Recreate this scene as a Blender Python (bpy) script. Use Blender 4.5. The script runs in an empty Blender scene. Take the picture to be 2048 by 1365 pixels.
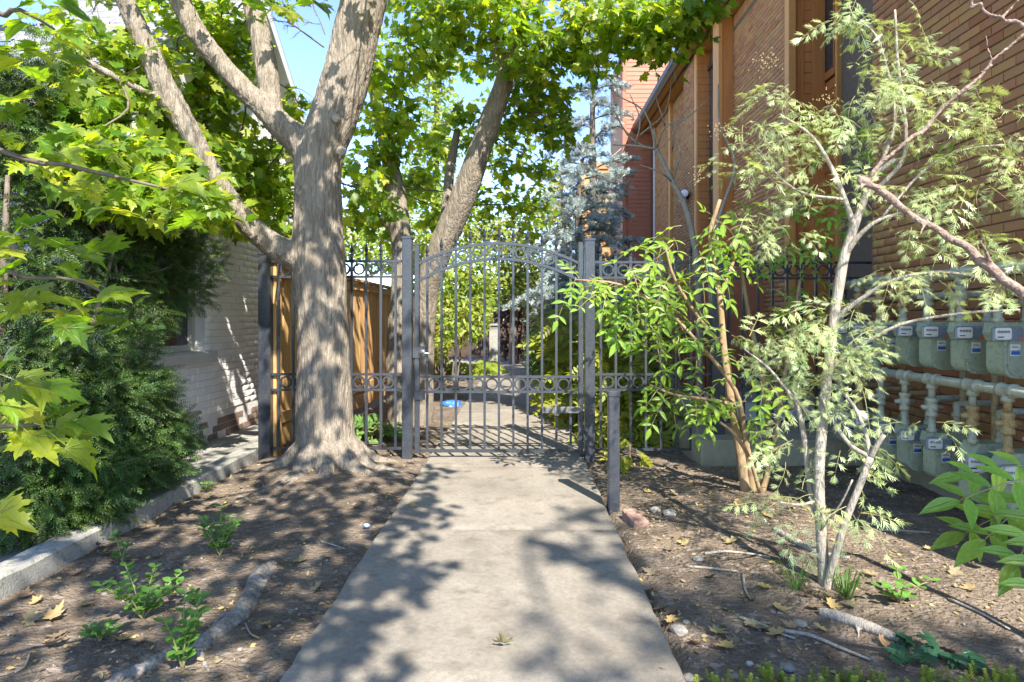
import bpy, bmesh, math, random
import numpy as np
from mathutils import Vector, Matrix, noise as mnoise

random.seed(7)
RNG = np.random.default_rng(11)
SC = bpy.context.scene
COL = SC.collection

# ------------------------------------------------------------------ camera, sky, sun, exposure
F, H, CX, CY = 1250.0, 1.3, 1041.0, 640.0            # focal length in photo pixels, eye height, principal point
cam_d = bpy.data.cameras.new('camera'); cam = bpy.data.objects.new('camera', cam_d); COL.objects.link(cam)
cam.location = (0, 0, H); cam.rotation_euler = (math.radians(90), 0, 0)
cam_d.sensor_width = 36; cam_d.lens = 36 * F / 2048
cam_d.shift_x = -(CX - 1024) / 2048; cam_d.shift_y = -(682.5 - CY) / 2048
cam_d.clip_start = 0.05; cam_d.clip_end = 800
SC.camera = cam

SUN_TO = Vector((0.37, -0.89, 1.0)).normalized()      # towards the sun: behind the viewer, to the right
world = bpy.data.worlds.new('World'); SC.world = world; world.use_nodes = True
wn = world.node_tree.nodes; wl = world.node_tree.links
bg = wn['Background']; sky = wn.new('ShaderNodeTexSky'); sky.sky_type = 'NISHITA'
sky.sun_disc = False; sky.sun_elevation = math.asin(SUN_TO.z); sky.sun_rotation = math.atan2(SUN_TO.x, SUN_TO.y)
sky.altitude = 1300; sky.air_density = 1.0; sky.dust_density = 0.05; sky.ozone_density = 4.0
hsv = wn.new('ShaderNodeHueSaturation'); hsv.inputs['Saturation'].default_value = 1.0; hsv.inputs['Hue'].default_value = 0.508
wl.new(sky.outputs[0], hsv.inputs['Color']); wl.new(hsv.outputs[0], bg.inputs[0]); bg.inputs[1].default_value = 0.15
sun_d = bpy.data.lights.new('sun', 'SUN'); sun = bpy.data.objects.new('sun', sun_d); COL.objects.link(sun)
sun_d.energy = 4.3; sun_d.angle = math.radians(0.53); sun_d.color = (1.0, 0.95, 0.87)
sun.rotation_euler = SUN_TO.to_track_quat('Z', 'Y').to_euler()
SC.view_settings.view_transform = 'Standard'; SC.view_settings.look = 'None'
SC.view_settings.exposure = 1.82; SC.view_settings.gamma = 1.0
SC.render.engine = 'CYCLES'
SC.cycles.max_bounces = 8; SC.cycles.diffuse_bounces = 4; SC.cycles.glossy_bounces = 3; SC.cycles.transmission_bounces = 6
SC.cycles.use_denoising = True

# ------------------------------------------------------------------ helpers
def px(x, y, Y):
    return Vector(((x - CX) / F * Y, Y, H - (y - CY) / F * Y))
def gr(x, y, z=0.0):
    Y = F * (H - z) / (y - CY); return Vector(((x - CX) / F * Y, Y, z))
def lin(r, g, b, k=1.0):
    f = lambda c: ((c / 255 + 0.055) / 1.055) ** 2.4 if c > 10 else c / 255 / 12.92
    return (f(r) * k, f(g) * k, f(b) * k, 1)

MATS = {}
def material(name, c1, c2=None, scale=8, rough=0.7, bump=0.0, bscale=40, detail=6, c3=None, rnd=0.0, spec=0.4,
             translucent=0.0, tcol=None, stretch=None, metallic=0.0, hue=0.0, dist=0.02, rcol=None):
    """procedural: noise-mixed colours, an optional per-piece tint, bump; leaves let light through"""
    if name in MATS: return MATS[name]
    m = bpy.data.materials.new(name); m.use_nodes = True; MATS[name] = m
    nt = m.node_tree; N = nt.nodes; L = nt.links
    bs = N['Principled BSDF']; out = N['Material Output']
    bs.inputs['Roughness'].default_value = rough; bs.inputs['Metallic'].default_value = metallic
    bs.inputs['Specular IOR Level'].default_value = spec
    tc = N.new('ShaderNodeTexCoord'); vec = tc.outputs['Object']
    if stretch:
        mp = N.new('ShaderNodeMapping'); mp.inputs['Scale'].default_value = stretch
        L.new(vec, mp.inputs['Vector']); vec = mp.outputs['Vector']
    c2 = c2 or c1
    nz = N.new('ShaderNodeTexNoise'); nz.inputs['Scale'].default_value = scale; nz.inputs['Detail'].default_value = detail
    nz.inputs['Roughness'].default_value = 0.65
    L.new(vec, nz.inputs['Vector'])
    cr = N.new('ShaderNodeValToRGB'); cr.color_ramp.elements[0].position = 0.35; cr.color_ramp.elements[1].position = 0.65
    cr.color_ramp.elements[0].color = c1; cr.color_ramp.elements[1].color = c2
    L.new(nz.outputs['Fac'], cr.inputs['Fac']); colr = cr.outputs['Color']
    if c3:
        n3 = N.new('ShaderNodeTexNoise'); n3.inputs['Scale'].default_value = scale * 5.3; n3.inputs['Detail'].default_value = 3
        L.new(vec, n3.inputs['Vector'])
        r3 = N.new('ShaderNodeMapRange'); r3.inputs[1].default_value = 0.55; r3.inputs[2].default_value = 0.68
        L.new(n3.outputs['Fac'], r3.inputs[0])
        mx = N.new('ShaderNodeMix'); mx.data_type = 'RGBA'; L.new(r3.outputs[0], mx.inputs[0]); L.new(colr, mx.inputs[6])
        mx.inputs[7].default_value = c3; colr = mx.outputs[2]
    if rnd > 0 or rcol:
        oi = N.new('ShaderNodeObjectInfo'); at = N.new('ShaderNodeAttribute'); at.attribute_name = 'rnd'
        ad = N.new('ShaderNodeMath'); ad.operation = 'ADD'; L.new(oi.outputs['Random'], ad.inputs[0]); L.new(at.outputs['Fac'], ad.inputs[1])
        fr = N.new('ShaderNodeMath'); fr.operation = 'FRACT'; L.new(ad.outputs[0], fr.inputs[0]); fac = fr.outputs[0]
        if rcol:
            rr = N.new('ShaderNodeValToRGB'); e = rr.color_ramp.elements
            e[0].color = rcol[0]; e[1].color = rcol[-1]
            for i in range(1, len(rcol) - 1):
                el = e.new(i / (len(rcol) - 1)); el.color = rcol[i]
            L.new(fac, rr.inputs[0])
            mx = N.new('ShaderNodeMix'); mx.data_type = 'RGBA'; mx.inputs[0].default_value = 0.75
            L.new(colr, mx.inputs[6]); L.new(rr.outputs[0], mx.inputs[7]); colr = mx.outputs[2]
        if rnd > 0:
            hs = N.new('ShaderNodeHueSaturation')
            mr = N.new('ShaderNodeMapRange'); mr.inputs[3].default_value = 1 - rnd; mr.inputs[4].default_value = 1 + rnd
            L.new(fac, mr.inputs[0]); L.new(mr.outputs[0], hs.inputs['Value'])
            if hue:
                m2 = N.new('ShaderNodeMath'); m2.operation = 'MULTIPLY'; m2.inputs[1].default_value = 7.13; L.new(fac, m2.inputs[0])
                f2 = N.new('ShaderNodeMath'); f2.operation = 'FRACT'; L.new(m2.outputs[0], f2.inputs[0])
                mh = N.new('ShaderNodeMapRange'); mh.inputs[3].default_value = 0.5 - hue; mh.inputs[4].default_value = 0.5 + hue
                L.new(f2.outputs[0], mh.inputs[0]); L.new(mh.outputs[0], hs.inputs['Hue'])
            L.new(colr, hs.inputs['Color']); colr = hs.outputs[0]
    L.new(colr, bs.inputs['Base Color'])
    if bump:
        nb = N.new('ShaderNodeTexNoise'); nb.inputs['Scale'].default_value = bscale; nb.inputs['Detail'].default_value = 5
        L.new(vec, nb.inputs['Vector'])
        bp = N.new('ShaderNodeBump'); bp.inputs['Strength'].default_value = bump; bp.inputs['Distance'].default_value = dist
        L.new(nb.outputs['Fac'], bp.inputs['Height']); L.new(bp.outputs[0], bs.inputs['Normal'])
    if translucent:
        tr = N.new('ShaderNodeBsdfTranslucent'); mt = N.new('ShaderNodeMix'); mt.data_type = 'RGBA'; mt.blend_type = 'MULTIPLY'
        mt.inputs[0].default_value = 1.0; L.new(colr, mt.inputs[6]); mt.inputs[7].default_value = tcol or (1.6, 1.5, 0.6, 1)
        L.new(mt.outputs[2], tr.inputs['Color'])
        ms = N.new('ShaderNodeMixShader'); ms.inputs[0].default_value = translucent
        L.new(bs.outputs[0], ms.inputs[1]); L.new(tr.outputs[0], ms.inputs[2]); L.new(ms.outputs[0], out.inputs['Surface'])
    return m

class MB:
    """collects shapes for ONE mesh"""
    def __init__(s): s.v = []; s.f = []; s.m = []
    def add(s, vs, fs, mi=0):
        o = len(s.v); s.v.extend([tuple(v) for v in vs]); s.f.extend([tuple(i + o for i in f) for f in fs]); s.m.extend([mi] * len(fs)); return s
    def box(s, a, b, mi=0):
        x0, y0, z0 = a; x1, y1, z1 = b
        return s.add([(x0,y0,z0),(x1,y0,z0),(x1,y1,z0),(x0,y1,z0),(x0,y0,z1),(x1,y0,z1),(x1,y1,z1),(x0,y1,z1)],
                     [(0,3,2,1),(4,5,6,7),(0,1,5,4),(1,2,6,5),(2,3,7,6),(3,0,4,7)], mi)
    def cbox(s, a, b, c=0.004, mi=0):
        """box with chamfered upright and top edges"""
        x0, y0, z0 = a; x1, y1, z1 = b
        r = lambda i, z: [(x0+i+c,y0+i,z),(x1-i-c,y0+i,z),(x1-i,y0+i+c,z),(x1-i,y1-i-c,z),(x1-i-c,y1-i,z),(x0+i+c,y1-i,z),(x0+i,y1-i-c,z),(x0+i,y0+i+c,z)]
        v = r(0, z0) + r(0, z1 - c) + r(c, z1)
        f = [tuple(range(7, -1, -1)), tuple(range(16, 24))]
        for k in (0, 8):
            for i in range(8): j = (i + 1) % 8; f.append((k+i, k+j, k+8+j, k+8+i))
        return s.add(v, f, mi)
    def prism(s, poly, axis, a, b, mi=0):
        """poly (list of 2-D points) extruded along axis 0/1/2 from a to b"""
        def put(p, t):
            q = [0, 0, 0]; k = [i for i in range(3) if i != axis]; q[k[0]] = p[0]; q[k[1]] = p[1]; q[axis] = t; return q
        n = len(poly); v = [put(p, a) for p in poly] + [put(p, b) for p in poly]
        f = [tuple(range(n)), tuple(range(2*n-1, n-1, -1))] + [(i, i+n, (i+1)%n+n, (i+1)%n) for i in range(n)]
        return s.add(v, f, mi)
    def lathe(s, prof, c, axis=(0,0,1), seg=12, mi=0):
        """prof: [(radius, distance along axis)]"""
        ax = Vector(axis).normalized(); u = ax.orthogonal().normalized(); w = ax.cross(u); c = Vector(c)
        v = []; f = []
        for r, t in prof:
            for k in range(seg):
                a = 2*math.pi*k/seg; v.append(c + ax*t + (u*math.cos(a) + w*math.sin(a))*max(r, 1e-4))
        for i in range(len(prof)-1):
            for k in range(seg): j = (k+1)%seg; f.append((i*seg+k, i*seg+j, (i+1)*seg+j, (i+1)*seg+k))
        f.append(tuple(range(seg-1, -1, -1))); f.append(tuple((len(prof)-1)*seg + k for k in range(seg)))
        return s.add(v, f, mi)
    def tube(s, pts, rad, seg=8, smooth=0, mi=0, flat=1.0, cap=True):
        pts = [Vector(p) for p in pts]; rad = list(rad) if hasattr(rad, '__len__') else [rad]*len(pts)
        if smooth and len(pts) > 2:
            P = [pts[0]*2-pts[1]] + pts + [pts[-1]*2-pts[-2]]; q = []; rr = []
            for i in range(1, len(P)-2):
                for k in range(smooth):
                    t = k/smooth; a, b, c, d = P[i-1], P[i], P[i+1], P[i+2]
                    q.append(0.5*((2*b)+(c-a)*t+(2*a-5*b+4*c-d)*t*t+(-a+3*b-3*c+d)*t**3)); rr.append(rad[i-1]*(1-t)+rad[i]*t)
            q.append(pts[-1]); rr.append(rad[-1]); pts, rad = q, rr
        n = len(pts); v = []; f = []
        t0 = (pts[1]-pts[0]).normalized(); u = t0.orthogonal().normalized()
        if abs(t0.z) < 0.9: u = t0.cross(Vector((0,0,1))).normalized()
        for i in range(n):
            t = (pts[min(i+1, n-1)] - pts[max(i-1, 0)]).normalized()
            u = (u - t*u.dot(t)).normalized(); w = t.cross(u)
            for k in range(seg):
                a = 2*math.pi*k/seg; v.append(pts[i] + u*math.cos(a)*rad[i] + w*math.sin(a)*rad[i]*flat)
        for i in range(n-1):
            for k in range(seg): j = (k+1)%seg; f.append((i*seg+k, i*seg+j, (i+1)*seg+j, (i+1)*seg+k))
        if cap: f.append(tuple(range(seg-1, -1, -1))); f.append(tuple((n-1)*seg+k for k in range(seg)))
        return s.add(v, f, mi)
    def ring(s, c, R, r, axis=1, seg=18, ts=6, mi=0, square=True):
        c = Vector(c); v = []; f = []
        prof = [(-r,-r),(r,-r),(r,r),(-r,r)] if square else [(r*math.cos(2*math.pi*k/ts), r*math.sin(2*math.pi*k/ts)) for k in range(ts)]
        m = len(prof)
        for i in range(seg):
            a = 2*math.pi*i/seg
            for (p, q) in prof: v.append(c + Vector(((R+p)*math.cos(a), q, (R+p)*math.sin(a))))
        for i in range(seg):
            j = (i+1)%seg
            for k in range(m): l = (k+1)%m; f.append((i*m+k, j*m+k, j*m+l, i*m+l))
        return s.add(v, f, mi)
    def mesh(s, name, mats=(), smooth=False):
        me = bpy.data.meshes.new(name); me.from_pydata(s.v, [], s.f)
        for m in (mats if isinstance(mats, (list, tuple)) else [mats]):
            if m: me.materials.append(m)
        if len(set(s.m)) > 1: me.polygons.foreach_set('material_index', s.m)
        if smooth: me.polygons.foreach_set('use_smooth', [True]*len(me.polygons))
        me.update(); return me

def place(name, me, parent=None, mw=None):
    o = bpy.data.objects.new(name, me); COL.objects.link(o)
    if parent is not None:
        o.parent = parent; o.matrix_parent_inverse = Matrix.Translation(-parent_origin(parent))
    if mw is not None: o.matrix_basis = mw
    return o
ORIG = {}
def parent_origin(p): return ORIG.get(p.name, Vector((0,0,0)))
def tag(o, label, cat, group=None, kind=None):
    if label: o['label'] = label
    if cat: o['category'] = cat
    if group: o['group'] = group
    if kind: o['kind'] = kind
    return o
def thing(name, label, cat, loc=(0,0,0), group=None):
    o = bpy.data.objects.new(name, None); COL.objects.link(o); o.location = loc; o.empty_display_size = 0.1
    ORIG[o.name] = Vector(loc); return tag(o, label, cat, group)
def struct(name, mb, mats, smooth=False):
    o = place(name, mb.mesh(name, mats, smooth) if isinstance(mb, MB) else mb); o['kind'] = 'structure'; return o

def joined(name, V, Fc, mats4, rnd=None, material=None, midx=None, smooth=False):
    """many copies of one small shape (V verts, Fc faces) as one mesh, with a per-copy random value"""
    V = np.asarray(V, float); M = np.asarray(mats4, float); n = len(M); nv = len(V)
    W = np.einsum('nij,vj->nvi', M[:, :3, :3], V) + M[:, None, :3, 3]
    lt = np.array([len(f) for f in Fc]); lv = np.concatenate([np.array(f) for f in Fc])
    nl = len(lv); nf = len(Fc)
    me = bpy.data.meshes.new(name); me.vertices.add(n*nv); me.vertices.foreach_set('co', W.reshape(-1).astype(np.float32))
    me.loops.add(n*nl); me.loops.foreach_set('vertex_index', (lv[None, :] + (np.arange(n)*nv)[:, None]).reshape(-1).astype(np.int32))
    me.polygons.add(n*nf)
    st = np.concatenate([[0], np.cumsum(lt)[:-1]])
    me.polygons.foreach_set('loop_start', (st[None, :] + (np.arange(n)*nl)[:, None]).reshape(-1).astype(np.int32))
    for m in (material if isinstance(material, (list, tuple)) else [material]): me.materials.append(m)
    if midx is not None: me.polygons.foreach_set('material_index', np.tile(np.array(midx, np.int32), n))
    if smooth: me.polygons.foreach_set('use_smooth', np.ones(n*nf, bool))
    a = me.attributes.new('rnd', 'FLOAT', 'POINT')
    r = RNG.random(n) if rnd is None else np.asarray(rnd)
    a.data.foreach_set('value', np.repeat(r, nv).astype(np.float32))
    me.update(calc_edges=True); me.validate(); return me

def frames(P, nrm, tip, size):
    """4x4 matrices: local z = leaf normal, local y = towards the tip"""
    P = np.asarray(P, float); z = np.asarray(nrm, float); z = z/np.linalg.norm(z, axis=1, keepdims=True)
    y = np.asarray(tip, float); y = y - z*np.sum(y*z, axis=1, keepdims=True); y = y/np.maximum(np.linalg.norm(y, axis=1, keepdims=True), 1e-6)
    x = np.cross(y, z); M = np.zeros((len(P), 4, 4)); s = np.asarray(size, float)[:, None]
    M[:, :3, 0] = x*s; M[:, :3, 1] = y*s; M[:, :3, 2] = z*s; M[:, :3, 3] = P; M[:, 3, 3] = 1; return M

def shown(M, size):
    """how large a piece shows in the picture (0 outside it)"""
    p = M[:, :3, 3]; Y = p[:, 1]; Ys = np.maximum(Y, 0.2)
    u = CX + F*p[:, 0]/Ys; v = CY - F*(p[:, 2]-H)/Ys
    ok = (Y > 0.3) & (u > -20) & (u < 2068) & (v > -20) & (v < 1385)
    return np.where(ok, size/Ys, 0)

def pieces(parent, name, V, Fc, M, size, mats, limit=300, rest='foliage', midx=None, smooth=False, bias=None):
    """the pieces that show largest become parts that share one mesh; the others one joined part"""
    sc = shown(M, size)
    if bias is not None: sc = sc*bias
    order = np.argsort(-sc); top = order[:limit]; top = top[sc[top] > 0]
    keep = np.ones(len(M), bool); keep[top] = False
    me = bpy.data.meshes.new(name); me.from_pydata([tuple(v) for v in V], [], [tuple(f) for f in Fc])
    for m in (mats if isinstance(mats, (list, tuple)) else [mats]): me.materials.append(m)
    if midx is not None: me.polygons.foreach_set('material_index', midx)
    if smooth: me.polygons.foreach_set('use_smooth', [True]*len(Fc))
    me.update()
    for i in top: place(name, me, parent, Matrix(M[i].tolist()))
    if keep.any():
        o = place(rest, joined(rest, V, Fc, M[keep], None, mats, midx, smooth), parent); o['kind'] = 'stuff'

def pieces_mix(parent, name, shapes, M, size, mats, limit=300, rest='foliage', idx=True, smooth=False):
    """the same with several shapes of the piece in turn"""
    k = len(shapes); ch = RNG.integers(0, k, len(M))
    for i, sh in enumerate(shapes):
        q = ch == i
        if q.any(): pieces(parent, name, sh[0], sh[1], M[q], np.asarray(size)[q], mats, limit//k, rest, sh[2] if idx else None, smooth)

def unit(n):
    v = RNG.normal(size=(n, 3)); return v/np.linalg.norm(v, axis=1, keepdims=True)
def blob_points(c, r, n, shell=0.5):
    d = unit(n); q = RNG.random(n)**shell
    return np.array(c)[None, :] + d*q[:, None]*np.array(r)[None, :], d
def pblob(x, y, Y, rx, ry, rd, n):
    """an ellipsoid of leaves: seen centre, depth in metres, seen half-sizes, half-depth in metres, leaf count"""
    return (px(x, y, Y), (rx/F*Y, rd, ry/F*Y), n)

# ------------------------------------------------------------------ leaf shapes (unit length along y)
def leaf_mesh(half, fold=0.12, curl=0.18, veins=False, petiole=0.0, twist=0.0, lop=0.0):
    """half: right-hand outline from base to tip; two folded halves, optional raised veins (material 1) and stalk"""
    def z(x, y): return fold*abs(x) - curl*(y-0.35)**2 - 0.25*x*x + twist*x*(y-0.3) + lop*max(0, x)**2
    mid = [(0, half[0][1] + (half[-1][1]-half[0][1])*t) for t in (0, 0.33, 0.66, 1)]
    V = []; Fc = []; mi = []
    def av(x, y, dz=0): V.append((x, y, z(x, y)+dz)); return len(V)-1
    m = [av(*p) for p in mid]; r = [av(*p) for p in half[1:-1]]; l = [av(-p[0], p[1]) for p in half[1:-1]]
    Fc.append(tuple([m[0]] + r + [m[3], m[2], m[1]])); mi.append(0)
    Fc.append(tuple([m[0], m[1], m[2], m[3]] + l[::-1])); mi.append(0)
    if veins:
        for (tx, ty) in veins:
            for sx in ((1, -1) if tx else (1,)):
                d = Vector((tx*sx, ty - half[0][1])).normalized(); nx, ny = -d.y*0.012, d.x*0.012
                for dz in (0.006, -0.006):
                    pa = []
                    for t in (0, 0.5, 0.95):
                        cx_, cy_ = tx*sx*t, half[0][1]+(ty-half[0][1])*t; w = 1-0.7*t
                        pa.append((av(cx_+nx*w, cy_+ny*w, dz), av(cx_-nx*w, cy_-ny*w, dz)))
                    for q in range(2): Fc.append((pa[q][0], pa[q][1], pa[q+1][1], pa[q+1][0])); mi.append(1)
    if petiole:
        a = len(V); V += [(0.012, half[0][1], 0), (-0.012, half[0][1], 0), (-0.01, half[0][1]-petiole, 0.05), (0.01, half[0][1]-petiole, 0.05)]
        Fc.append((a, a+1, a+2, a+3)); mi.append(1 if veins else 0)
    return V, Fc, mi
MAPLE = [(0,0),(0.16,-0.10),(0.32,-0.13),(0.29,0.02),(0.44,0.08),(0.58,0.24),(0.44,0.27),(0.50,0.38),(0.54,0.56),(0.40,0.50),(0.25,0.45),(0.21,0.56),(0.27,0.72),(0.14,0.72),(0.09,0.86),(0,1.05)]
MAPLE_BIG = [(0,0),(0.10,-0.07),(0.20,-0.09),(0.36,-0.16),(0.33,-0.06),(0.41,-0.03),(0.36,0.05),(0.47,0.09),(0.50,0.17),(0.64,0.27),(0.53,0.28),(0.52,0.35),(0.46,0.35),(0.53,0.46),(0.58,0.62),(0.48,0.56),(0.43,0.57),(0.36,0.49),(0.24,0.45),
             (0.21,0.53),(0.27,0.58),(0.25,0.66),(0.32,0.74),(0.21,0.74),(0.19,0.80),(0.12,0.78),(0.08,0.92),(0,1.12)]
MAPLE_V = leaf_mesh(MAPLE, petiole=0.35)
MAPLE_VS = [MAPLE_V, leaf_mesh(MAPLE, .3, .45, petiole=.4, twist=.35), leaf_mesh([(x*.82, y) for x, y in MAPLE], .45, .1, petiole=.3, twist=-.4, lop=-.6), leaf_mesh([(x*1.08, y*.92) for x, y in MAPLE], -.15, .7, petiole=.4, twist=.2, lop=.7)]
MAPLE_BV = leaf_mesh(MAPLE_BIG, fold=0.10, curl=0.22, veins=[(0,1.08),(0.56,0.58),(0.60,0.26),(0.33,-0.13)], petiole=0.7)
VN = [(0,1.08),(0.56,0.58),(0.60,0.26),(0.33,-0.13)]
MAPLE_BVS = [MAPLE_BV, leaf_mesh(MAPLE_BIG, .35, .5, VN, .8, .45), leaf_mesh([(x*.85, y) for x, y in MAPLE_BIG], .55, .25, [(a*.85, b) for a, b in VN], .6, -.5, -.5), leaf_mesh(MAPLE_BIG, -.1, .8, VN, .7, .2, .8)]
LANCE = [(0,0),(0.07,0.08),(0.13,0.2),(0.15,0.26),(0.18,0.36),(0.185,0.45),(0.17,0.55),(0.145,0.65),(0.10,0.78),(0.05,0.9),(0,1.02)]
LANCE_V = leaf_mesh(LANCE, fold=0.3, curl=0.3)
OVAL = [(0,0),(0.16,0.1),(0.3,0.3),(0.34,0.5),(0.28,0.72),(0.14,0.9),(0,1)]
OVAL_V = leaf_mesh(OVAL, fold=0.2, curl=0.2)
SMALL = [(0,0),(0.22,0.25),(0.25,0.5),(0.14,0.8),(0,1)]
SMALL_V = leaf_mesh(SMALL, fold=0.2, curl=0.2)

def compound(leaflet, n=3, length=1.0, size=0.45, droop=0.25, spread=1.0, last=1.15):
    """a feather-shaped leaf: stalk, n opposite pairs of leaflets and one at the end; returns the stalk and the leaflets' matrices"""
    st = MB(); pts = [Vector((0, t*length, -droop*t*t)) for t in (0, .25, .5, .75, 1.0)]
    st.tube(pts, [0.016, 0.014, 0.012, 0.01, 0.007], seg=4)
    Ms = []
    for i in range(n):
        t = 0.30 + 0.62*i/max(n-1, 1); p = Vector((0, t*length, -droop*t*t))
        for s in (1, -1):
            tip = Vector((s*0.95*spread, 0.45, -0.25)); Ms.append(frames([p], [Vector((s*0.15, 0.1, 1))], [tip], [size*(0.85+0.25*math.sin(3*t))])[0])
    Ms.append(frames([pts[-1]], [Vector((0, 0.25, 1))], [Vector((0, 1, -0.35))], [size*last])[0])
    return st, Ms
def flatten(st, leaf, Ms):
    V = [tuple(v) for v in st.v]; Fc = list(st.f); mi = [1]*len(Fc)
    for M in Ms:
        o = len(V); M = np.array(M)
        for v in leaf[0]: V.append(tuple(M[:3, :3] @ np.array(v) + M[:3, 3]))
        for f in leaf[1]: Fc.append(tuple(i+o for i in f)); mi.append(0)
    return V, Fc, mi
ELDER_VS = [flatten(c[0], LANCE_V, c[1]) for c in (compound(LANCE_V, 3, 1, .42, .25), compound(LANCE_V, 2, .8, .5, .5), compound(LANCE_V, 3, 1.1, .38, .7))]
ELDER_V = flatten(*(lambda c: (c[0], LANCE_V, c[1]))(compound(LANCE_V, 3)))
def cut_leaf(seed=3, droop=.3, lsz=.5, sl=1.0):
    """finely cut elder leaf: leaflets slit into narrow strips"""
    st, Ms = compound(None, 3, 1.0, lsz, droop)
    V = [tuple(v) for v in st.v]; Fc = list(st.f); mi = [1]*len(Fc)
    rr = random.Random(seed)
    for M in Ms:
        if rr.random() < .12: continue
        M = np.array(M)
        def put(p, d, ln, w, z):
            o = len(V); n = (-d[1]*w, d[0]*w); a = (p[0]+d[0]*ln*.45, p[1]+d[1]*ln*.45)
            for q in ((p[0]-n[0]*.3, p[1]-n[1]*.3, z), (p[0]+n[0]*.3, p[1]+n[1]*.3, z), (a[0]+n[0], a[1]+n[1], z-0.02), (p[0]+d[0]*ln, p[1]+d[1]*ln, z-rr.uniform(.0, .5)*ln), (a[0]-n[0], a[1]-n[1], z-0.02)):
                V.append(tuple(M[:3, :3] @ np.array(q) + M[:3, 3]))
            Fc.append((o, o+4, o+3, o+2, o+1)); mi.append(0)
        put((0, 0), (0, 1), 1.1, 0.028, 0)
        for k, t in enumerate((0.18, 0.3, 0.42, 0.55, 0.68)):
            for s in (1, -1):
                a = 0.75 - 0.35*t + rr.uniform(-.12, .12)
                put((0, t), (s*math.sin(a), math.cos(a)), (0.62-0.42*t)*rr.uniform(.6, 1.3)*sl, 0.022, -0.02*k)
    return V, Fc, mi
CUT_VS = [cut_leaf(3), cut_leaf(5, .6, .42, 1.1), cut_leaf(8, .15, .55, .85), cut_leaf(13, .9, .45, 1.0)]

# ------------------------------------------------------------------ materials
M_soil = material('soil', (0.088, 0.064, 0.042, 1), (0.215, 0.162, 0.112, 1), 3.5, 0.95, 1.0, 45, c3=(0.27, 0.215, 0.165, 1), dist=0.04, detail=12)
M_conc = material('concrete_walk', (0.208, 0.178, 0.138, 1), (0.262, 0.23, 0.182, 1), 1.6, 0.9, 0.45, 190, c3=(0.185, 0.158, 0.12, 1), detail=12, dist=0.006)
def speckle(m, layers):
    """fine aggregate and old stains: multiply the base colour by several noises"""
    nt = m.node_tree; N = nt.nodes; L = nt.links; bs = N['Principled BSDF']; src = bs.inputs['Base Color'].links[0].from_socket; tc = N.new('ShaderNodeTexCoord')
    for (sc, lo, hi, p0, p1) in layers:
        nz = N.new('ShaderNodeTexNoise'); nz.inputs['Scale'].default_value = sc; nz.inputs['Detail'].default_value = 4; nz.inputs['Roughness'].default_value = .7; L.new(tc.outputs['Object'], nz.inputs['Vector'])
        mr = N.new('ShaderNodeMapRange'); mr.inputs[1].default_value = p0; mr.inputs[2].default_value = p1; mr.inputs[3].default_value = lo; mr.inputs[4].default_value = hi; L.new(nz.outputs['Fac'], mr.inputs[0])
        mx = N.new('ShaderNodeVectorMath'); mx.operation = 'SCALE'; L.new(src, mx.inputs[0]); L.new(mr.outputs[0], mx.inputs['Scale']); src = mx.outputs[0]
    L.new(src, bs.inputs['Base Color'])
speckle(M_conc, [(260, .72, 1.22, .3, .7), (38, .86, 1.1, .35, .65), (.9, .82, 1.1, .38, .62), (7, .8, 1.0, .30, .42)])
M_kerb = material('concrete_kerb', (0.24, 0.23, 0.20, 1), (0.33, 0.31, 0.27, 1), 6, 0.92, 0.5, 90, c3=(0.17, 0.18, 0.13, 1), dist=0.008)
M_found = material('concrete_old', (0.20, 0.19, 0.13, 1), (0.33, 0.30, 0.22, 1), 3, 0.92, 0.4, 50, c3=(0.24, 0.22, 0.14, 1), dist=0.008)
M_iron = material('iron_paint', (0.030, 0.035, 0.044, 1), (0.044, 0.050, 0.061, 1), 14, 0.26, 0.2, 90, spec=0.5, dist=0.004, c3=(0.065, 0.058, 0.052, 1))
M_bark = material('maple_bark', (0.175, 0.14, 0.102, 1), (0.33, 0.28, 0.215, 1), 9, 0.95, 1.0, 26, c3=(0.17, 0.135, 0.10, 1), stretch=(3.4, 3.4, 0.45), dist=0.03)
M_scar = material('pruning_scar', (0.36, 0.30, 0.23, 1), (0.22, 0.17, 0.12, 1), 30, 0.95, 0.6, 60)
M_twig = material('twig_bark', (0.10, 0.075, 0.055, 1), (0.17, 0.135, 0.10, 1), 20, 0.9)
M_leaf = material('maple_leaf', (0.145, 0.232, 0.019, 1), (0.195, 0.282, 0.026, 1), 5, 0.42, rnd=0.3, hue=0.02, translucent=0.6, tcol=(2.3, 2.1, 0.6, 1), spec=0.5,
                  rcol=[(0.09, 0.18, 0.02, 1), (0.15, 0.25, 0.021, 1), (0.205, 0.29, 0.026, 1), (0.31, 0.315, 0.035, 1)])
M_vein = material('leaf_vein', (0.20, 0.24, 0.06, 1), (0.24, 0.26, 0.08, 1), 8, 0.5, translucent=0.3)
M_lime = material('lime_leaf', (0.16, 0.24, 0.03, 1), (0.26, 0.30, 0.035, 1), 2, 0.45, rnd=0.35, hue=0.02, translucent=0.5, tcol=(2.0, 1.9, 0.7, 1))
M_green = material('green_leaf', (0.06, 0.12, 0.02, 1), (0.12, 0.19, 0.03, 1), 2, 0.5, rnd=0.35, hue=0.02, translucent=0.4)
M_gold = material('golden_leaf', (0.30, 0.27, 0.035, 1), (0.24, 0.27, 0.05, 1), 2, 0.5, rnd=0.3, hue=0.02, translucent=0.45)
M_wine = material('wine_leaf', (0.05, 0.022, 0.022, 1), (0.09, 0.04, 0.03, 1), 3, 0.6, rnd=0.4, translucent=0.25, tcol=(1.6, 0.8, 0.7, 1))
M_yew = material('yew_needles', (0.028, 0.062, 0.010, 1), (0.060, 0.112, 0.017, 1), 3, 0.5, rnd=0.45, hue=0.015, spec=0.4, translucent=0.12)
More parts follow.
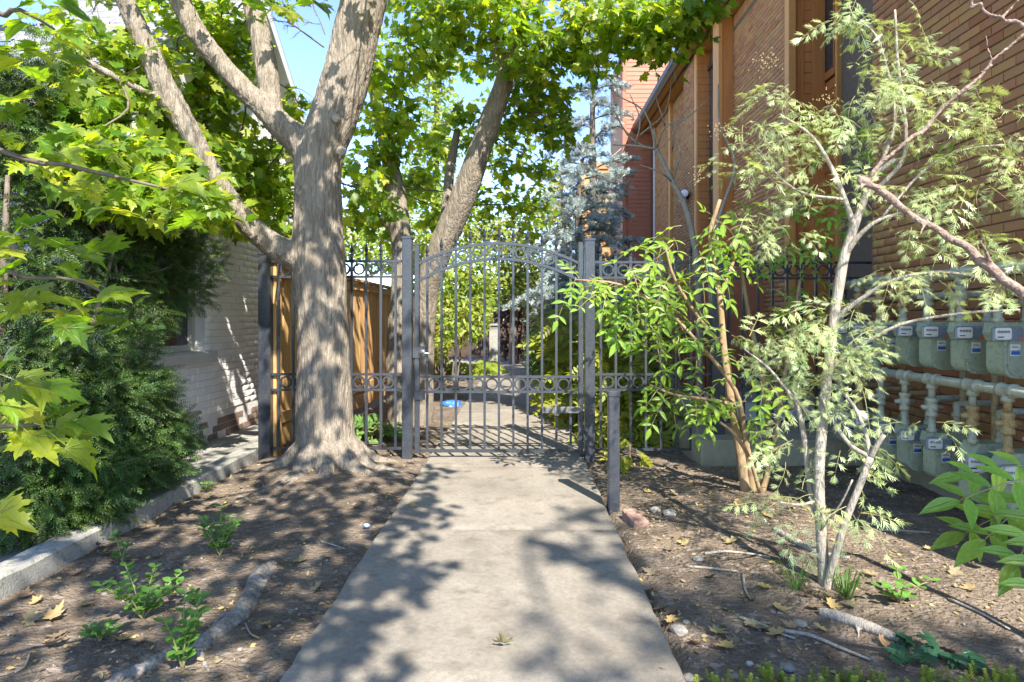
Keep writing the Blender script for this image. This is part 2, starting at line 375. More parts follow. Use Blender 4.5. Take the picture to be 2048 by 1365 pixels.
M_cedar = material('blue_needles', (0.27, 0.33, 0.31, 1), (0.40, 0.455, 0.42, 1), 3, 0.6, rnd=0.3, spec=0.3, translucent=0.15, tcol=(1, 1.1, 1, 1))
M_elder = material('elder_leaf', (0.16, 0.28, 0.03, 1), (0.23, 0.36, 0.045, 1), 6, 0.4, rnd=0.28, hue=0.015, translucent=0.4, tcol=(1.9, 1.8, 0.6, 1), spec=0.5)
M_rach = material('leaf_stalk', (0.20, 0.20, 0.07, 1), (0.24, 0.20, 0.09, 1), 6, 0.6)
M_cut = material('cutleaf_elder_leaf', (0.35, 0.44, 0.17, 1), (0.47, 0.53, 0.26, 1), 4, 0.25, rnd=0.3, hue=0.02, translucent=0.3, tcol=(1.5, 1.5, 0.6, 1), spec=0.8)
M_stem = material('elder_stem', (0.25, 0.215, 0.17, 1), (0.36, 0.32, 0.26, 1), 18, 0.85, 0.5, 60, stretch=(2, 2, 0.5), c3=(0.2, 0.15, 0.10, 1))
M_stem2 = material('tan_stem', (0.23, 0.15, 0.075, 1), (0.33, 0.23, 0.13, 1), 14, 0.85, 0.4, 60, stretch=(2, 2, 0.4))
M_pink = material('smooth_branch', (0.20, 0.13, 0.095, 1), (0.33, 0.24, 0.185, 1), 22, 0.85, 0.7, 60, c3=(0.14, 0.10, 0.075, 1), stretch=(1, 1, 1))
M_weed = material('weed_leaf', (0.085, 0.20, 0.035, 1), (0.14, 0.27, 0.05, 1), 12, 0.45, rnd=0.3, translucent=0.35)
M_sedum = material('sedum', (0.22, 0.29, 0.03, 1), (0.30, 0.34, 0.05, 1), 10, 0.5, rnd=0.3, translucent=0.2)
M_fall = material('fallen_leaf', (0.34, 0.24, 0.08, 1), (0.26, 0.19, 0.10, 1), 14, 0.8, rnd=0.35, hue=0.02, translucent=0.15,
                  rcol=[(0.17, 0.125, 0.08, 1), (0.30, 0.245, 0.15, 1), (0.34, 0.26, 0.08, 1), (0.24, 0.16, 0.08, 1)])
M_dead = material('weathered_wood', (0.12, 0.105, 0.09, 1), (0.27, 0.24, 0.205, 1), 16, 0.9, 0.9, 34, c3=(0.10, 0.088, 0.075, 1), dist=0.02)
M_stone = material('stone', (0.16, 0.145, 0.125, 1), (0.28, 0.255, 0.215, 1), 20, 0.8, 0.4, 60, rnd=0.35)
M_brick = material('orange_brick', (0.38, 0.165, 0.058, 1), (0.45, 0.215, 0.085, 1), 9, 0.85, 0.5, 90, rnd=0.14, hue=0.012, c3=(0.24, 0.13, 0.07, 1), dist=0.006,
                   rcol=[(0.36, 0.135, 0.055, 1), (0.41, 0.20, 0.075, 1), (0.36, 0.185, 0.09, 1), (0.44, 0.225, 0.08, 1), (0.26, 0.135, 0.065, 1)])
M_mort = material('dark_mortar', (0.11, 0.08, 0.055, 1), (0.15, 0.11, 0.08, 1), 20, 0.95)
M_wbrick = material('white_painted_brick', (0.82, 0.79, 0.74, 1), (0.88, 0.86, 0.82, 1), 5, 0.75, 0.6, 30, rnd=0.04, c3=(0.70, 0.66, 0.59, 1), dist=0.012)
M_wmort = material('white_painted_mortar', (0.64, 0.62, 0.58, 1), (0.72, 0.70, 0.66, 1), 12, 0.85, 0.5, 50)
M_spall = material('bare_old_brick', (0.26, 0.12, 0.07, 1), (0.42, 0.36, 0.32, 1), 9, 0.9, 1.0, 30, c3=(0.30, 0.15, 0.09, 1), dist=0.02)
M_white = material('white_trim', (0.62, 0.60, 0.56, 1), (0.68, 0.66, 0.62, 1), 6, 0.55)
M_sill = material('painted_sill', (0.46, 0.43, 0.37, 1), (0.52, 0.49, 0.43, 1), 6, 0.7, 0.2, 40)
M_shing = material('grey_shingle', (0.16, 0.16, 0.165, 1), (0.26, 0.26, 0.265, 1), 12, 0.9, 0.3, 60, rnd=0.2)
M_dark = material('dark_metal', (0.02, 0.022, 0.026, 1), (0.028, 0.03, 0.034, 1), 6, 0.4)
M_glass = material('window_glass', (0.030, 0.034, 0.038, 1), (0.05, 0.055, 0.06, 1), 2, 0.08, spec=0.8)
M_cedarw = material('cedar_board', (0.46, 0.25, 0.09, 1), (0.60, 0.37, 0.16, 1), 7, 0.7, 0.3, 30, stretch=(3, 3, 0.22), rnd=0.15, hue=0.008)
M_owood = material('orange_stained_wood', (0.42, 0.15, 0.035, 1), (0.50, 0.20, 0.055, 1), 5, 0.6, 0.25, 30, stretch=(3, 3, 0.2))
M_soff = material('soffit_wood', (0.52, 0.23, 0.06, 1), (0.58, 0.28, 0.08, 1), 3, 0.6, stretch=(0.5, 4, 1))
M_rwood = material('red_siding', (0.30, 0.10, 0.05, 1), (0.35, 0.125, 0.06, 1), 4, 0.6, 0.2, 30)
M_fasc = material('brown_fascia', (0.06, 0.035, 0.025, 1), (0.08, 0.05, 0.035, 1), 5, 0.5)
M_meter = material('meter_paint', (0.27, 0.325, 0.235, 1), (0.33, 0.375, 0.275, 1), 8, 0.5, 0.15, 60, rnd=0.12, c3=(0.22, 0.255, 0.19, 1))
M_pipe = material('pipe_paint', (0.31, 0.33, 0.25, 1), (0.38, 0.39, 0.30, 1), 10, 0.6, 0.2, 60, c3=(0.27, 0.25, 0.16, 1))
M_rust = material('rusty_pipe', (0.36, 0.29, 0.13, 1), (0.30, 0.17, 0.06, 1), 22, 0.75, 0.4, 60, c3=(0.38, 0.35, 0.24, 1))
M_dial = material('dial_paper', (0.60, 0.60, 0.57, 1), (0.68, 0.67, 0.63, 1), 10, 0.5)
M_ink = material('dial_ink', (0.03, 0.03, 0.03, 1))
M_blue = material('sticker_blue', (0.03, 0.10, 0.34, 1))
M_orng = material('seal_orange', (0.55, 0.12, 0.07, 1))
M_box = material('index_cover', (0.13, 0.17, 0.21, 1), (0.20, 0.24, 0.28, 1), 9, 0.2, spec=0.6)
M_bag = material('blue_plastic', (0.02, 0.10, 0.42, 1), (0.04, 0.16, 0.55, 1), 12, 0.35, 0.4, 30)
M_lever = material('brushed_nickel', (0.50, 0.49, 0.45, 1), (0.56, 0.55, 0.5, 1), 20, 0.3, metallic=0.9)
M_bulb = material('lamp_lens', (0.7, 0.72, 0.74, 1), None, 8, 0.15, spec=0.7)
M_pale = material('pale_panel', (0.42, 0.45, 0.46, 1), (0.48, 0.50, 0.51, 1), 3, 0.8)

# ------------------------------------------------------------------ ground, walk, kerb
def axis(dense, step, far, n):
    a, b = dense; core = list(np.arange(a, b + 1e-6, step)); out = [1.0 - (1 - k/n) for k in range(n + 1)]
    lo = [a - (a - far[0])*((k/n)**2.2) for k in range(n, 0, -1)]; hi = [b + (far[1] - b)*((k/n)**2.2) for k in range(1, n + 1)]
    return lo + core + hi
PX0, PX1 = -0.85, 0.585
def ground_z(x, y):
    z = 0.022*mnoise.noise((x*1.3, y*1.3, 0)) + 0.013*mnoise.noise((x*5, y*5, 3)) + 0.007*mnoise.noise((x*15, y*15, 7))
    d = math.hypot(x + 1.67, y - 5.35); z += 0.09*math.exp(-(d/0.75)**2)
    if x > 0.6: z += 0.05*min(1, (x - 0.6)/1.0)*math.exp(-((y-3.6)/2.6)**2)
    if PX0 - 0.07 < x < PX1 + 0.07: z = min(z, -0.005) - 0.035 if PX0 < x < PX1 else min(z, 0.012)
    if x < -2.36: z = min(z, 0.0)
    return z
gx = axis((-2.7, 3.2), 0.045, (-90, 90), 22); gy = axis((1.6, 6.6), 0.045, (-30, 260), 30)
mb = MB(); nx, ny = len(gx), len(gy)
mb.v = [(x, y, ground_z(x, y)) for y in gy for x in gx]
mb.f = [(j*nx+i, j*nx+i+1, (j+1)*nx+i+1, (j+1)*nx+i) for j in range(ny-1) for i in range(nx-1)]; mb.m = [0]*len(mb.f)
struct('ground', mb, M_soil, True)

walk = bpy.data.objects.new('path', None); COL.objects.link(walk); walk['kind'] = 'structure'
for (y0, y1, dz) in ((-2.2, 0.55, 0), (0.555, 2.18, 0.0), (2.192, 3.791, 0.002), (3.81, 5.411, -0.003), (5.43, 7.05, 0.0), (7.06, 8.7, 0.0), (8.71, 10.4, 0.003), (10.41, 12.1, 0), (12.11, 13.8, 0), (13.81, 15.5, 0), (15.51, 18.2, 0)):
    m = MB(); t = 0.032 + dz; c = 0.011; n = max(2, int((y1-y0)/0.06)); rows = []
    for i in range(n+1):                         # worn edge: a rounded lip that wanders a little
        y = y0 + (y1-y0)*i/n; e0 = PX0 + 0.014*mnoise.noise((1, y*4, 0)) + 0.010*mnoise.noise((1, y*17, 0)); e1 = PX1 + 0.014*mnoise.noise((9, y*4, 0)) + 0.010*mnoise.noise((9, y*17, 0))
        zc = t - (c*0.7 if i in (0, n) else 0)
        rows.append([(e0, y, -0.06), (e0, y, t-c-0.002), (e0+c, y, zc), ((e0+e1)/2, y, zc), (e1-c, y, zc), (e1, y, t-c-0.002), (e1, y, -0.06)])
    m.v = [p for r in rows for p in r]
    m.f = [(i*7+k, i*7+k+1, (i+1)*7+k+1, (i+1)*7+k) for i in range(n) for k in range(6)] + [tuple(range(7)), tuple(n*7+k for k in range(6, -1, -1))]; m.m = [0]*len(m.f)
    place('slab', m.mesh('slab', M_conc), walk)
m = MB(); m.cbox((PX1+0.01, 12.2, -0.06), (3.2, 13.7, 0.028), 0.006); place('slab', m.mesh('slab', M_conc), walk)
m = MB(); m.cbox((-2.2, 18.22, -0.06), (3.4, 20.5, 0.028), 0.006); place('slab', m.mesh('slab', M_conc), walk)

side = bpy.data.objects.new('side_path', None); COL.objects.link(side); side['kind'] = 'structure'
for y0, y1 in ((2.0, 3.6), (3.61, 5.2), (5.21, 6.8), (6.81, 8.4), (8.41, 11)):
    m = MB(); m.cbox((-3.19, y0, -0.05), (-2.585, y1, 0.045), 0.006); place('slab', m.mesh('slab', M_kerb), side)
m = MB()
for i in range(61):
    y = 0.6 + 5.2*i/60; o = 0.008*mnoise.noise((0, y*3, 0)); t = 0.108 + 0.006*mnoise.noise((5, y*5, 0)); xf = -2.405 + o - 0.012*(y-3)
    m.v += [(xf, y, -0.08), (xf-0.005, y, t-0.014), (xf-0.02, y, t), (xf-0.15, y, t), (xf-0.165, y, t-0.014), (xf-0.17, y, -0.08)]
m.f = [(i*6+k, i*6+k+1, (i+1)*6+k+1, (i+1)*6+k) for i in range(60) for k in range(5)] + [tuple(range(6)), tuple(360+k for k in range(5, -1, -1))]; m.m = [0]*len(m.f)
tag(struct('kerb', m, M_kerb), 'low concrete kerb running along the left planting bed', None)

# ------------------------------------------------------------------ brickwork
def brick_spots(a0, a1, z0, z1, L, h, holes=(), joint=0.008):
    out = []; n = int((z1 - z0)/h)
    for r in range(n):
        zc = z0 + (r + 0.5)*h; a = a0 - (L/2 if r % 2 else 0)
        while a < a1 - 0.01:
            b0, b1 = max(a, a0), min(a + L, a1)
            segs = [(b0, b1)]
            for (p0, p1, q0, q1) in holes:
                if q0 - h*0.3 < zc < q1 + h*0.3:
                    segs = [s for (u, v) in segs for s in ((u, min(v, p0)), (max(u, p1), v)) if s[1] - s[0] > 0.025]
            for (u, v) in segs:
                if v - u > 0.025: out.append(((u+v)/2, zc, (v-u) - joint, h - joint))
            a += L
    return out
BRICK_F = [(0,1,2,3), (4,5,1,0), (5,6,2,1), (6,7,3,2), (7,4,0,3)]
def brick_shape(depth=0.03, c=0.004):
    """unit brick face at x=0 pointing to -x, sides going back"""
    f = [(-0.0, -.5+c*6, -.5+c*14), (-0.0, .5-c*6, -.5+c*14), (-0.0, .5-c*6, .5-c*14), (-0.0, -.5+c*6, .5-c*14)]
    b = [(0.006, -.5, -.5), (0.006, .5, -.5), (0.006, .5, .5), (0.006, -.5, .5)]
    d = [(depth, -.5, -.5), (depth, .5, -.5), (depth, .5, .5), (depth, -.5, .5)]
    V = f + b + d
    Fc = [(0,3,2,1)] + [(k, (k+1) % 4, (k+1) % 4+4, k+4) for k in range(4)] + [(k+4, (k+1) % 4+4, (k+1) % 4+8, k+8) for k in range(4)]
    return V, Fc
BV, BF = brick_shape()
def lay_bricks(parent, plane, spots, mat, face=-1, limit=300, wob=0.002, rest='bricks', along='y'):
    M = []
    for (a, z, la, lh) in spots:
        m = np.eye(4); m[0, 0] = 1; m[1, 1] = la; m[2, 2] = lh
        if along == 'y':
            if face > 0: m[0, 0] = -1; m[1, 1] = -la
            tz = random.gauss(0, wob*1.2); m[1, 0] += tz*face
            m[:3, 3] = (plane + face*abs(random.gauss(0, wob)), a, z)
        else:
            m = np.array([[0, la, 0, a], [1, 0, 0, plane + random.gauss(0, wob)], [0, 0, lh, z], [0, 0, 0, 1.0]])
            m[0, 1] = -la if False else la
        M.append(m)
    M = np.array(M); full = np.array([s[2] for s in spots]); bias = (full > max(full)*0.97).astype(float)
    size = np.full(len(M), 0.2)
    if along == 'y': bias = bias*(1 if True else 0)
    pieces(parent, 'brick', BV, BF, M, size, mat, limit, rest, bias=bias)

# ------------------------------------------------------------------ right: brick condominium
condo = thing('condominium', 'tall orange brick and stained wood building along the right side', 'building', (3.04, 5.4, 0))
XW = 3.04
m = MB(); m.box((XW+0.008, 1.53, 0.2), (9, 5.41, 8.0)); place('wall', m.mesh('wall', M_mort), condo)
sp = brick_spots(1.55, 5.40, 0.22, 5.5, 0.199, 0.0677)
sp = [s for s in sp if s[0] > 2.6]
lay_bricks(condo, XW, sp, M_brick, -1, 300)
m = MB(); m.box((XW-0.02, 1.5, -0.1), (9, 5.42, 0.2)); place('foundation', m.mesh('foundation', M_found), condo)
m = MB(); m.box((2.98, 1.5, 8.0), (9, 8.4, 8.2)); place('eave', m.mesh('eave', M_soff), condo)
# planked alcove behind the near wall
def boards_facing(y, x0, x1, z0, z1, mat, name='board', d=0.05):
    m = MB(); m.cbox((x0, y, z0), (x1, y+d, z1), 0.004); return place(name, m.mesh(name, mat), condo)
def siding(name, poly_axis, plane, a0, a1, z0, z1, pitch, mat, lap=0.014, face=-1, parent=None):
    """overlapping boards: each a slanted strip with a real lower edge"""
    m = MB(); n = int((z1-z0)/pitch)
    for i in range(n+1):
        za = z0 + i*pitch; zb = min(za + pitch, z1)
        if zb - za < 0.01: continue
        p0, p1 = plane + face*lap, plane + face*0.002
        q = [(p0, za), (p1, zb), (plane+0.03*-face, zb), (plane+0.03*-face, za)]
        if poly_axis == 1:        # faces x, runs along y
            v = [(a[0], t, a[1]) for t in (a0, a1) for a in q]
        else:                     # faces y, runs along x
            v = [(t, a[0], a[1]) for t in (a0, a1) for a in q]
        m.add(v, [(0,1,2,3), (7,6,5,4), (0,4,5,1), (1,5,6,2), (2,6,7,3), (3,7,4,0)])
    o = place(name, m.mesh(name, mat), parent or condo); return o
XP = 3.7
m = MB(); m.box((3.75, 8.73, 0), (9, 17.7, 6.6)); m.box((4.3, 8.42, 0), (9, 8.73, 6.6)); m.box((4.3, 5.42, 0), (9, 8.42, 7.99)); place('wall', m.mesh('wall', M_mort), condo)
boards_facing(8.37, 4.235, 4.36, 0.25, 6.6, M_soff); boards_facing(8.375, 4.362, 4.62, 0.25, 6.6, M_owood); boards_facing(8.37, 4.63, 4.75, 0.25, 6.6, M_soff); siding('siding', 0, 8.40, 4.75, 6.0, 0.25, 6.6, 0.14, M_owood)
siding('siding', 1, 4.25, 8.425, 8.70, 0.25, 4.6, 0.14, M_owood)
w = MB(); w.box((4.245, 8.45, 4.72), (4.27, 8.69, 6.3)); wo = place('window', w.mesh('window', M_glass), condo)
w = MB(); w.box((4.225, 8.43, 4.62), (4.275, 8.70, 4.72)); w.box((4.225, 8.43, 4.72), (4.275, 8.45, 6.3)); place('frame', w.mesh('frame', M_owood), wo)
boards_facing(8.69, 4.06, 4.24, 0.25, 6.6, M_owood); siding('siding', 0, 8.715, 3.94, 4.06, 0.25, 6.6, 0.145, M_owood); boards_facing(8.685, 3.79, 3.94, 0.25, 6.6, M_owood)
m = MB(); m.cbox((3.69, 8.60, 0.25), (3.79, 8.74, 6.6), 0.004); place('corner_post', m.mesh('corner_post', M_soff), condo)
sp = brick_spots(8.76, 10.88, 0.27, 6.36, 0.199, 0.0677)
M2 = np.array([np.array([[1, 0, 0, XP + abs(random.gauss(0, .002))*-1], [0, s[2], 0, s[0]], [0, 0, s[3], s[1]], [0, 0, 0, 1.0]]) for s in sp])
o = place('bricks', joined('bricks', BV, BF, M2, None, M_brick), condo); o['kind'] = 'stuff'
S = [(8.76 + 0.0677*(i+.5), 6.47) for i in range(int(2.1/0.0677))]
M2 = np.array([np.array([[1, 0, 0, XP], [0, 0.06, 0, y], [0, 0, 0.19, z], [0, 0, 0, 1.0]]) for y, z in S])
o = place('bricks', joined('bricks', BV, BF, M2, None, M_brick), condo); o['kind'] = 'stuff'
m = MB(); m.box((3.708, 8.74, 0.2), (3.75, 10.9, 6.6)); place('wall', m.mesh('wall', M_mort), condo)
def pier(y0, y1, x0=3.45, x1=3.76, mat=M_owood):
    m = MB(); m.cbox((x0+0.03, y0+0.004, 0.2), (x1, y1, 6.595), 0.004); p = place('pier', m.mesh('pier', mat), condo)
    t = MB(); t.cbox((x0, y0-0.01, 0.2), (x0+0.07, y1+0.01, 6.592), 0.004); place('trim', t.mesh('trim', M_soff), p)
pier(10.9, 11.2); pier(12.35, 12.5, 3.47)
siding('siding', 0, 12.34, 3.5, 3.74, 0.2, 6.5, 0.14, M_owood)
w = MB(); w.box((3.715, 11.25, 3.0), (3.74, 12.3, 6.2)); wo = place('window', w.mesh('window', M_glass), condo)
w = MB(); w.box((3.69, 11.22, 2.92), (3.745, 12.32, 3.0)); w.box((3.69, 11.22, 6.2), (3.745, 12.32, 6.28)); w.box((3.69, 11.74, 3.0), (3.745, 11.8, 6.2)); place('frame', w.mesh('frame', M_dark), wo)
siding('siding', 1, 3.745, 11.2, 12.34, 0.2, 2.92, 0.14, M_owood)
for (y0, y1, xp) in ((12.55, 13.3, 3.47), (13.35, 15.2, 3.70), (15.4, 17.2, 3.70)):
    m = MB(); m.box((xp+0.008, y0-0.02, 0.2), (3.76, y1+0.02, 6.598)); place('wall', m.mesh('wall', M_mort), condo)
    sp = brick_spots(y0, y1, 0.22, 6.55, 0.199, 0.0677)
    M2 = np.array([np.array([[1, 0, 0, xp], [0, s[2], 0, s[0]], [0, 0, s[3], s[1]], [0, 0, 0, 1.0]]) for s in sp])
    o = place('bricks', joined('bricks', BV, BF, M2, None, M_brick), condo); o['kind'] = 'stuff'
m = MB(); m.box((3.64, 15.22, 0.2), (3.78, 15.38, 6.597)); place('trim', m.mesh('trim', M_soff), condo)
w = MB(); w.box((3.68, 17.22, 0.8), (3.76, 17.66, 6.2)); wo = place('window', w.mesh('window', M_glass), condo)
w = MB(); w.box((3.66, 17.2, 0.2), (3.75, 17.24, 6.59)); place('frame', w.mesh('frame', M_white), wo)
m = MB(); m.box((3.27, 7.0, 6.6), (3.9, 17.7, 6.64)); place('soffit', m.mesh('soffit', M_soff), condo)
m = MB(); m.box((3.42, 7.0, 6.575), (3.46, 17.7, 6.598)); place('soffit_trim', m.mesh('soffit_trim', M_fasc), condo)
m = MB(); m.prism([(3.17, 6.80), (3.16, 6.66), (3.24, 6.58), (3.268, 6.58), (3.268, 6.80)], 1, 7.0, 17.7); place('gutter', m.mesh('gutter', M_fasc), condo)
m = MB(); m.prism([(3.2, 6.81), (9.0, 9.4), (9.0, 9.2), (3.6, 6.645), (3.2, 6.645)], 1, 6.9, 17.68); place('roof', m.mesh('roof', M_shing), condo)
# red sided tower at the far end
m = MB(); m.box((2.93, 17.75, 0), (6, 20.2, 8.75)); place('tower', m.mesh('tower', M_rwood), condo)
siding('siding', 0, 17.74, 2.99, 6.0, 0.1, 8.75, 0.125, M_rwood); 
# the tower's side is clad in slanting boards
m = MB()
for k in range(-26, 90):
    z0 = k*0.125; a = (17.78, z0), (20.2, z0 + 2.42)
    za, zb = z0, z0 + 2.42; ya, yb = 17.78, 20.2
    if zb < 0.05 or za > 8.74: continue
    if za < 0.05: ya += 0.05 - za; za = 0.05
    if zb > 8.74: yb -= zb - 8.74; zb = 8.74
    w_ = 0.115
    m.add([(2.905, ya, za), (2.905, yb, zb), (2.912, yb, min(zb+w_, 8.75)), (2.912, ya, za+w_), (2.93, ya, za), (2.93, yb, zb), (2.93, yb, min(zb+w_, 8.75)), (2.93, ya, za+w_)],
          [(0,1,2,3), (4,7,6,5), (0,4,5,1), (2,6,7,3), (1,5,6,2), (3,7,4,0)])
o = place('siding', m.mesh('siding', material('diagonal_cedar', (0.33, 0.15, 0.06, 1), (0.40, 0.20, 0.085, 1), 4, 0.65)), condo)
m = MB(); m.cbox((2.89, 17.70, 0.05), (3.0, 17.80, 8.78), 0.004); place('corner_board', m.mesh('corner_board', M_rwood), condo)
m = MB(); m.box((2.86, 17.66, 8.78), (6.1, 20.3, 8.9)); place('cap', m.mesh('cap', M_fasc), condo)

# twin floodlight on the wall
fl = thing('floodlight', 'small white twin floodlight on the brick wall above the fence', 'floodlight', (3.45, 12.9, 3.9))
p = px(1358, 392, 12.9)
m = MB(); m.lathe([(0.07, 0), (0.07, 0.04), (0.03, 0.06)], (3.465, 12.9, p.z), (-1, 0, 0), 12); place('base', m.mesh('base', M_dark), fl)
for dy, dz in ((-0.12, 0.02), (0.06, -0.08)):
    c = Vector((3.34, 12.85 + dy, p.z + dz)); ax = Vector((-0.25, -1, -0.15)).normalized()
    m = MB(); m.tube([(3.44, 12.9, p.z), c], 0.014, 6); m.lathe([(0.03, -0.14), (0.06, -0.10), (0.085, 0.0), (0.09, 0.02)], c, ax, 14); o = place('lamp', m.mesh('lamp', M_dark, True), fl)
    m = MB(); m.lathe([(0.08, 0.021), (0.06, 0.03), (0.0, 0.036)], c, ax, 14); place('lens', m.mesh('lens', M_bulb), o)

# far condominium with its chimney
far_c = thing('far_condominium', 'distant brick house with a square corbelled chimney behind the blue cedar', 'building', (3.2, 26, 0))
m = MB(); m.box((2.9, 25.5, 0), (7, 30, 6.3)); place('wall', m.mesh('wall', M_brick), far_c)
m = MB(); m.prism([(2.6, 6.3), (2.6, 6.5), (5, 7.6), (7.3, 6.5), (7.3, 6.3)], 1, 25.2, 30.3); place('roof', m.mesh('roof', M_fasc), far_c)
m = MB(); m.box((2.42, 25.2, 0), (3.55, 26.3, 7.2)); c = place('chimney', m.mesh('chimney', M_brick), far_c)
m = MB(); m.box((2.36, 25.14, 7.2), (3.61, 26.36, 7.36)); m.box((2.30, 25.08, 7.362), (3.67, 26.42, 7.62)); place('chimney_cap', m.mesh('chimney_cap', M_brick), c)

# concrete porch block with the fence on top
porch = thing('concrete_porch', 'mossy concrete porch block under the fence beside the gas meters', 'porch', (2.3, 6, 0))
m = MB(); m.cbox((1.57, 5.42, -0.1), (3.018, 9.5, 0.255), 0.012); m.cbox((3.018, 5.425, -0.1), (4.2, 9.5, 0.25), 0.012); place('block', m.mesh('block', M_found), porch)
m = MB(); m.prism([(1.93, 0.257), (4.2, 0.257), (4.2, 0.22+0.12), (2.75, 0.36), (1.93, 0.53)], 1, 6.35, 6.5); place('ramp_wall', m.mesh('ramp_wall', M_pale), porch)
m = MB(); m.box((2.2, 9.5, 0), (3.7, 9.7, 2.0)); place('back_wall', m.mesh('back_wall', M_rwood), porch)

# stair railing further back
rail = thing('stair_railing', 'thin dark stair railing with close balusters behind the right fence', 'railing', (1.9, 9.0, 0.25))
a, b = Vector((1.55, 9.3, 1.02)), Vector((2.75, 8.9, 1.12)); c = Vector((1.55, 9.3, 0.30)); d = Vector((2.75, 8.9, 0.30))
m = MB(); m.tube([a, b], 0.022, 6); place('handrail', m.mesh('handrail', M_dark), rail)
m = MB(); m.tube([c, d], 0.016, 6); place('bottom_rail', m.mesh('bottom_rail', M_dark), rail)
bm_ = None
for i in range(24):
    t = i/23; p, q = c.lerp(d, t), a.lerp(b, t); m = MB(); m.tube([p - Vector((0,0,0.05)), q], 0.009, 4); place('baluster', m.mesh('baluster', M_dark), rail)

# ------------------------------------------------------------------ left: white painted brick house
house = thing('white_house', 'white painted brick house with grey shingle roof along the left side', 'house', (-3.2, 6.5, 0))
XH = -3.2
holes = [(5.50, 6.34, 0.985, 2.32), (5.62, 6.22, 0.05, 0.37)]
def wall_with_holes(x0, x1, y0, y1, z0, z1, holes):
    m = MB(); ys = sorted({y0, y1} | {h for q in holes for h in q[:2]}); zs = sorted({z0, z1} | {h for q in holes for h in q[2:]})
    for i in range(len(ys)-1):
        for j in range(len(zs)-1):
            cy, cz = (ys[i]+ys[i+1])/2, (zs[j]+zs[j+1])/2
            if not any(h[0] < cy < h[1] and h[2] < cz < h[3] for h in holes): m.box((x0, ys[i], zs[j]), (x1, ys[i+1], zs[j+1]))
    return m
place('wall', wall_with_holes(-3.5, XH-0.004, 4.95, 9.6, 0, 3.0, holes).mesh('wall', M_wmort), house)
m = MB(); m.prism([(4.95, 3.0), (9.6, 3.0), (9.6, 3.02), (7.15, 4.88), (6.85, 4.88), (4.95, 3.02)], 0, -3.5, XH-0.004); place('gable', m.mesh('gable', M_wbrick), house)
m = MB(); m.box((-9, 4.95, 0), (-3.5, 5.2, 3.0)); place('wall', m.mesh('wall', M_wbrick), house)
sp = brick_spots(4.96, 9.0, 0.33, 3.0, 0.205, 0.072, holes, 0.006)
M2 = []
lay_bricks(house, XH, sp, M_wbrick, 1, 300, 0.004)
sp = brick_spots(4.96, 9.0, 0.045, 0.33, 0.205, 0.072, holes, 0.006)      # spalled base courses
MM = []
for s in sp:
    k = random.choice((0.0, 0.004, -0.012, 0.006)); q = np.eye(4); q[0, 0] = -1; q[1, 1] = -s[2]; q[2, 2] = s[3]; q[:3, 3] = (XH + k, s[0] + random.gauss(0, .004), s[1]); MM.append(q)
pieces(house, 'brick', BV, BF, np.array(MM), np.full(len(MM), 0.2), M_spall, 80, 'bricks')
# windows
m = MB(); m.box((-3.36, 5.50, 0.985), (-3.345, 6.34, 2.32)); wo = place('window', m.mesh('window', M_glass), house)
m = MB()
for q in ((5.50, 5.56, 0.99, 2.315), (6.28, 6.34, 0.99, 2.315), (5.56, 6.28, 0.99, 1.05), (5.56, 6.28, 2.26, 2.315), (5.56, 6.28, 1.63, 1.67)): m.box((-3.345, q[0], q[2]), (-3.30, q[1], q[3]))
place('frame', m.mesh('frame', M_sill), wo)
m = MB(); m.cbox((-3.31, 5.40, 0.87), (-3.13, 6.47, 0.98), 0.008); place('sill', m.mesh('sill', M_sill), wo)
m = MB(); m.box((-3.5, 5.62, 0.05), (-3.45, 6.22, 0.37)); wo = place('basement_window', m.mesh('basement_window', M_dark), house)
m = MB(); m.prism([(5.6, 0.36), (6.24, 0.36), (6.24, 0.39), (5.92, 0.42), (5.6, 0.39)], 0, -3.22, -3.185); place('lintel', m.mesh('lintel', M_spall), wo)
# roofs: gable with shingle rows towards the viewer, rake boards, lower wing behind
def shingle_rows(x0, x1, ye, ze, yr, zr, n):
    m = MB()
    for i in range(n):
        t0, t1 = i/n, (i+1)/n; y0, z0 = ye+(yr-ye)*t0, ze+(zr-ze)*t0; y1, z1 = ye+(yr-ye)*t1, ze+(zr-ze)*t1
        x = x0 - random.random()*0.25
        while x < x1:
            a, b = max(x, x0), min(x+0.28, x1); u = random.uniform(0.014, 0.026)
            if b - a > 0.02: m.add([(a+.004, y0, z0+u), (b-.004, y0, z0+u), (b-.004, y1, z1+0.004), (a+.004, y1, z1+0.004), (a+.004, y0, z0-.01), (b-.004, y0, z0-.01)], [(0,1,2,3), (4,5,1,0)])
            x += 0.28
    return m
m = shingle_rows(-4.7, -2.9, 4.72, 2.82, 7.0, 5.08, 20); m.box((-4.7, 6.95, 5.06), (-2.9, 7.05, 5.12))
m.add([(-4.7, 7.0, 5.08), (-2.9, 7.0, 5.08), (-2.9, 9.9, 2.9), (-4.7, 9.9, 2.9)], [(0,1,2,3)]); place('roof', m.mesh('roof', M_shing), house)
m = MB()
for (ya, za, yb, zb) in ((4.69, 2.77, 7.0, 5.04), (9.95, 2.80, 7.0, 5.04)):
    for (x0, x1, d0, d1) in ((-2.93, -2.89, -0.16, 0.0), (-3.2, -2.93, -0.10, -0.06)):
        m.add([(x, y, z+d) for (y, z) in ((ya, za), (yb, zb)) for x in (x0, x1) for d in (d0, d1)], [(0,1,3,2), (4,6,7,5), (0,4,5,1), (2,3,7,6), (0,2,6,4), (1,5,7,3)])
place('rake_board', m.mesh('rake_board', M_white), house)
m = shingle_rows(-10, -4.72, 4.4, 3.15, 7.2, 4.62, 14); place('roof', m.mesh('roof', M_shing), house)
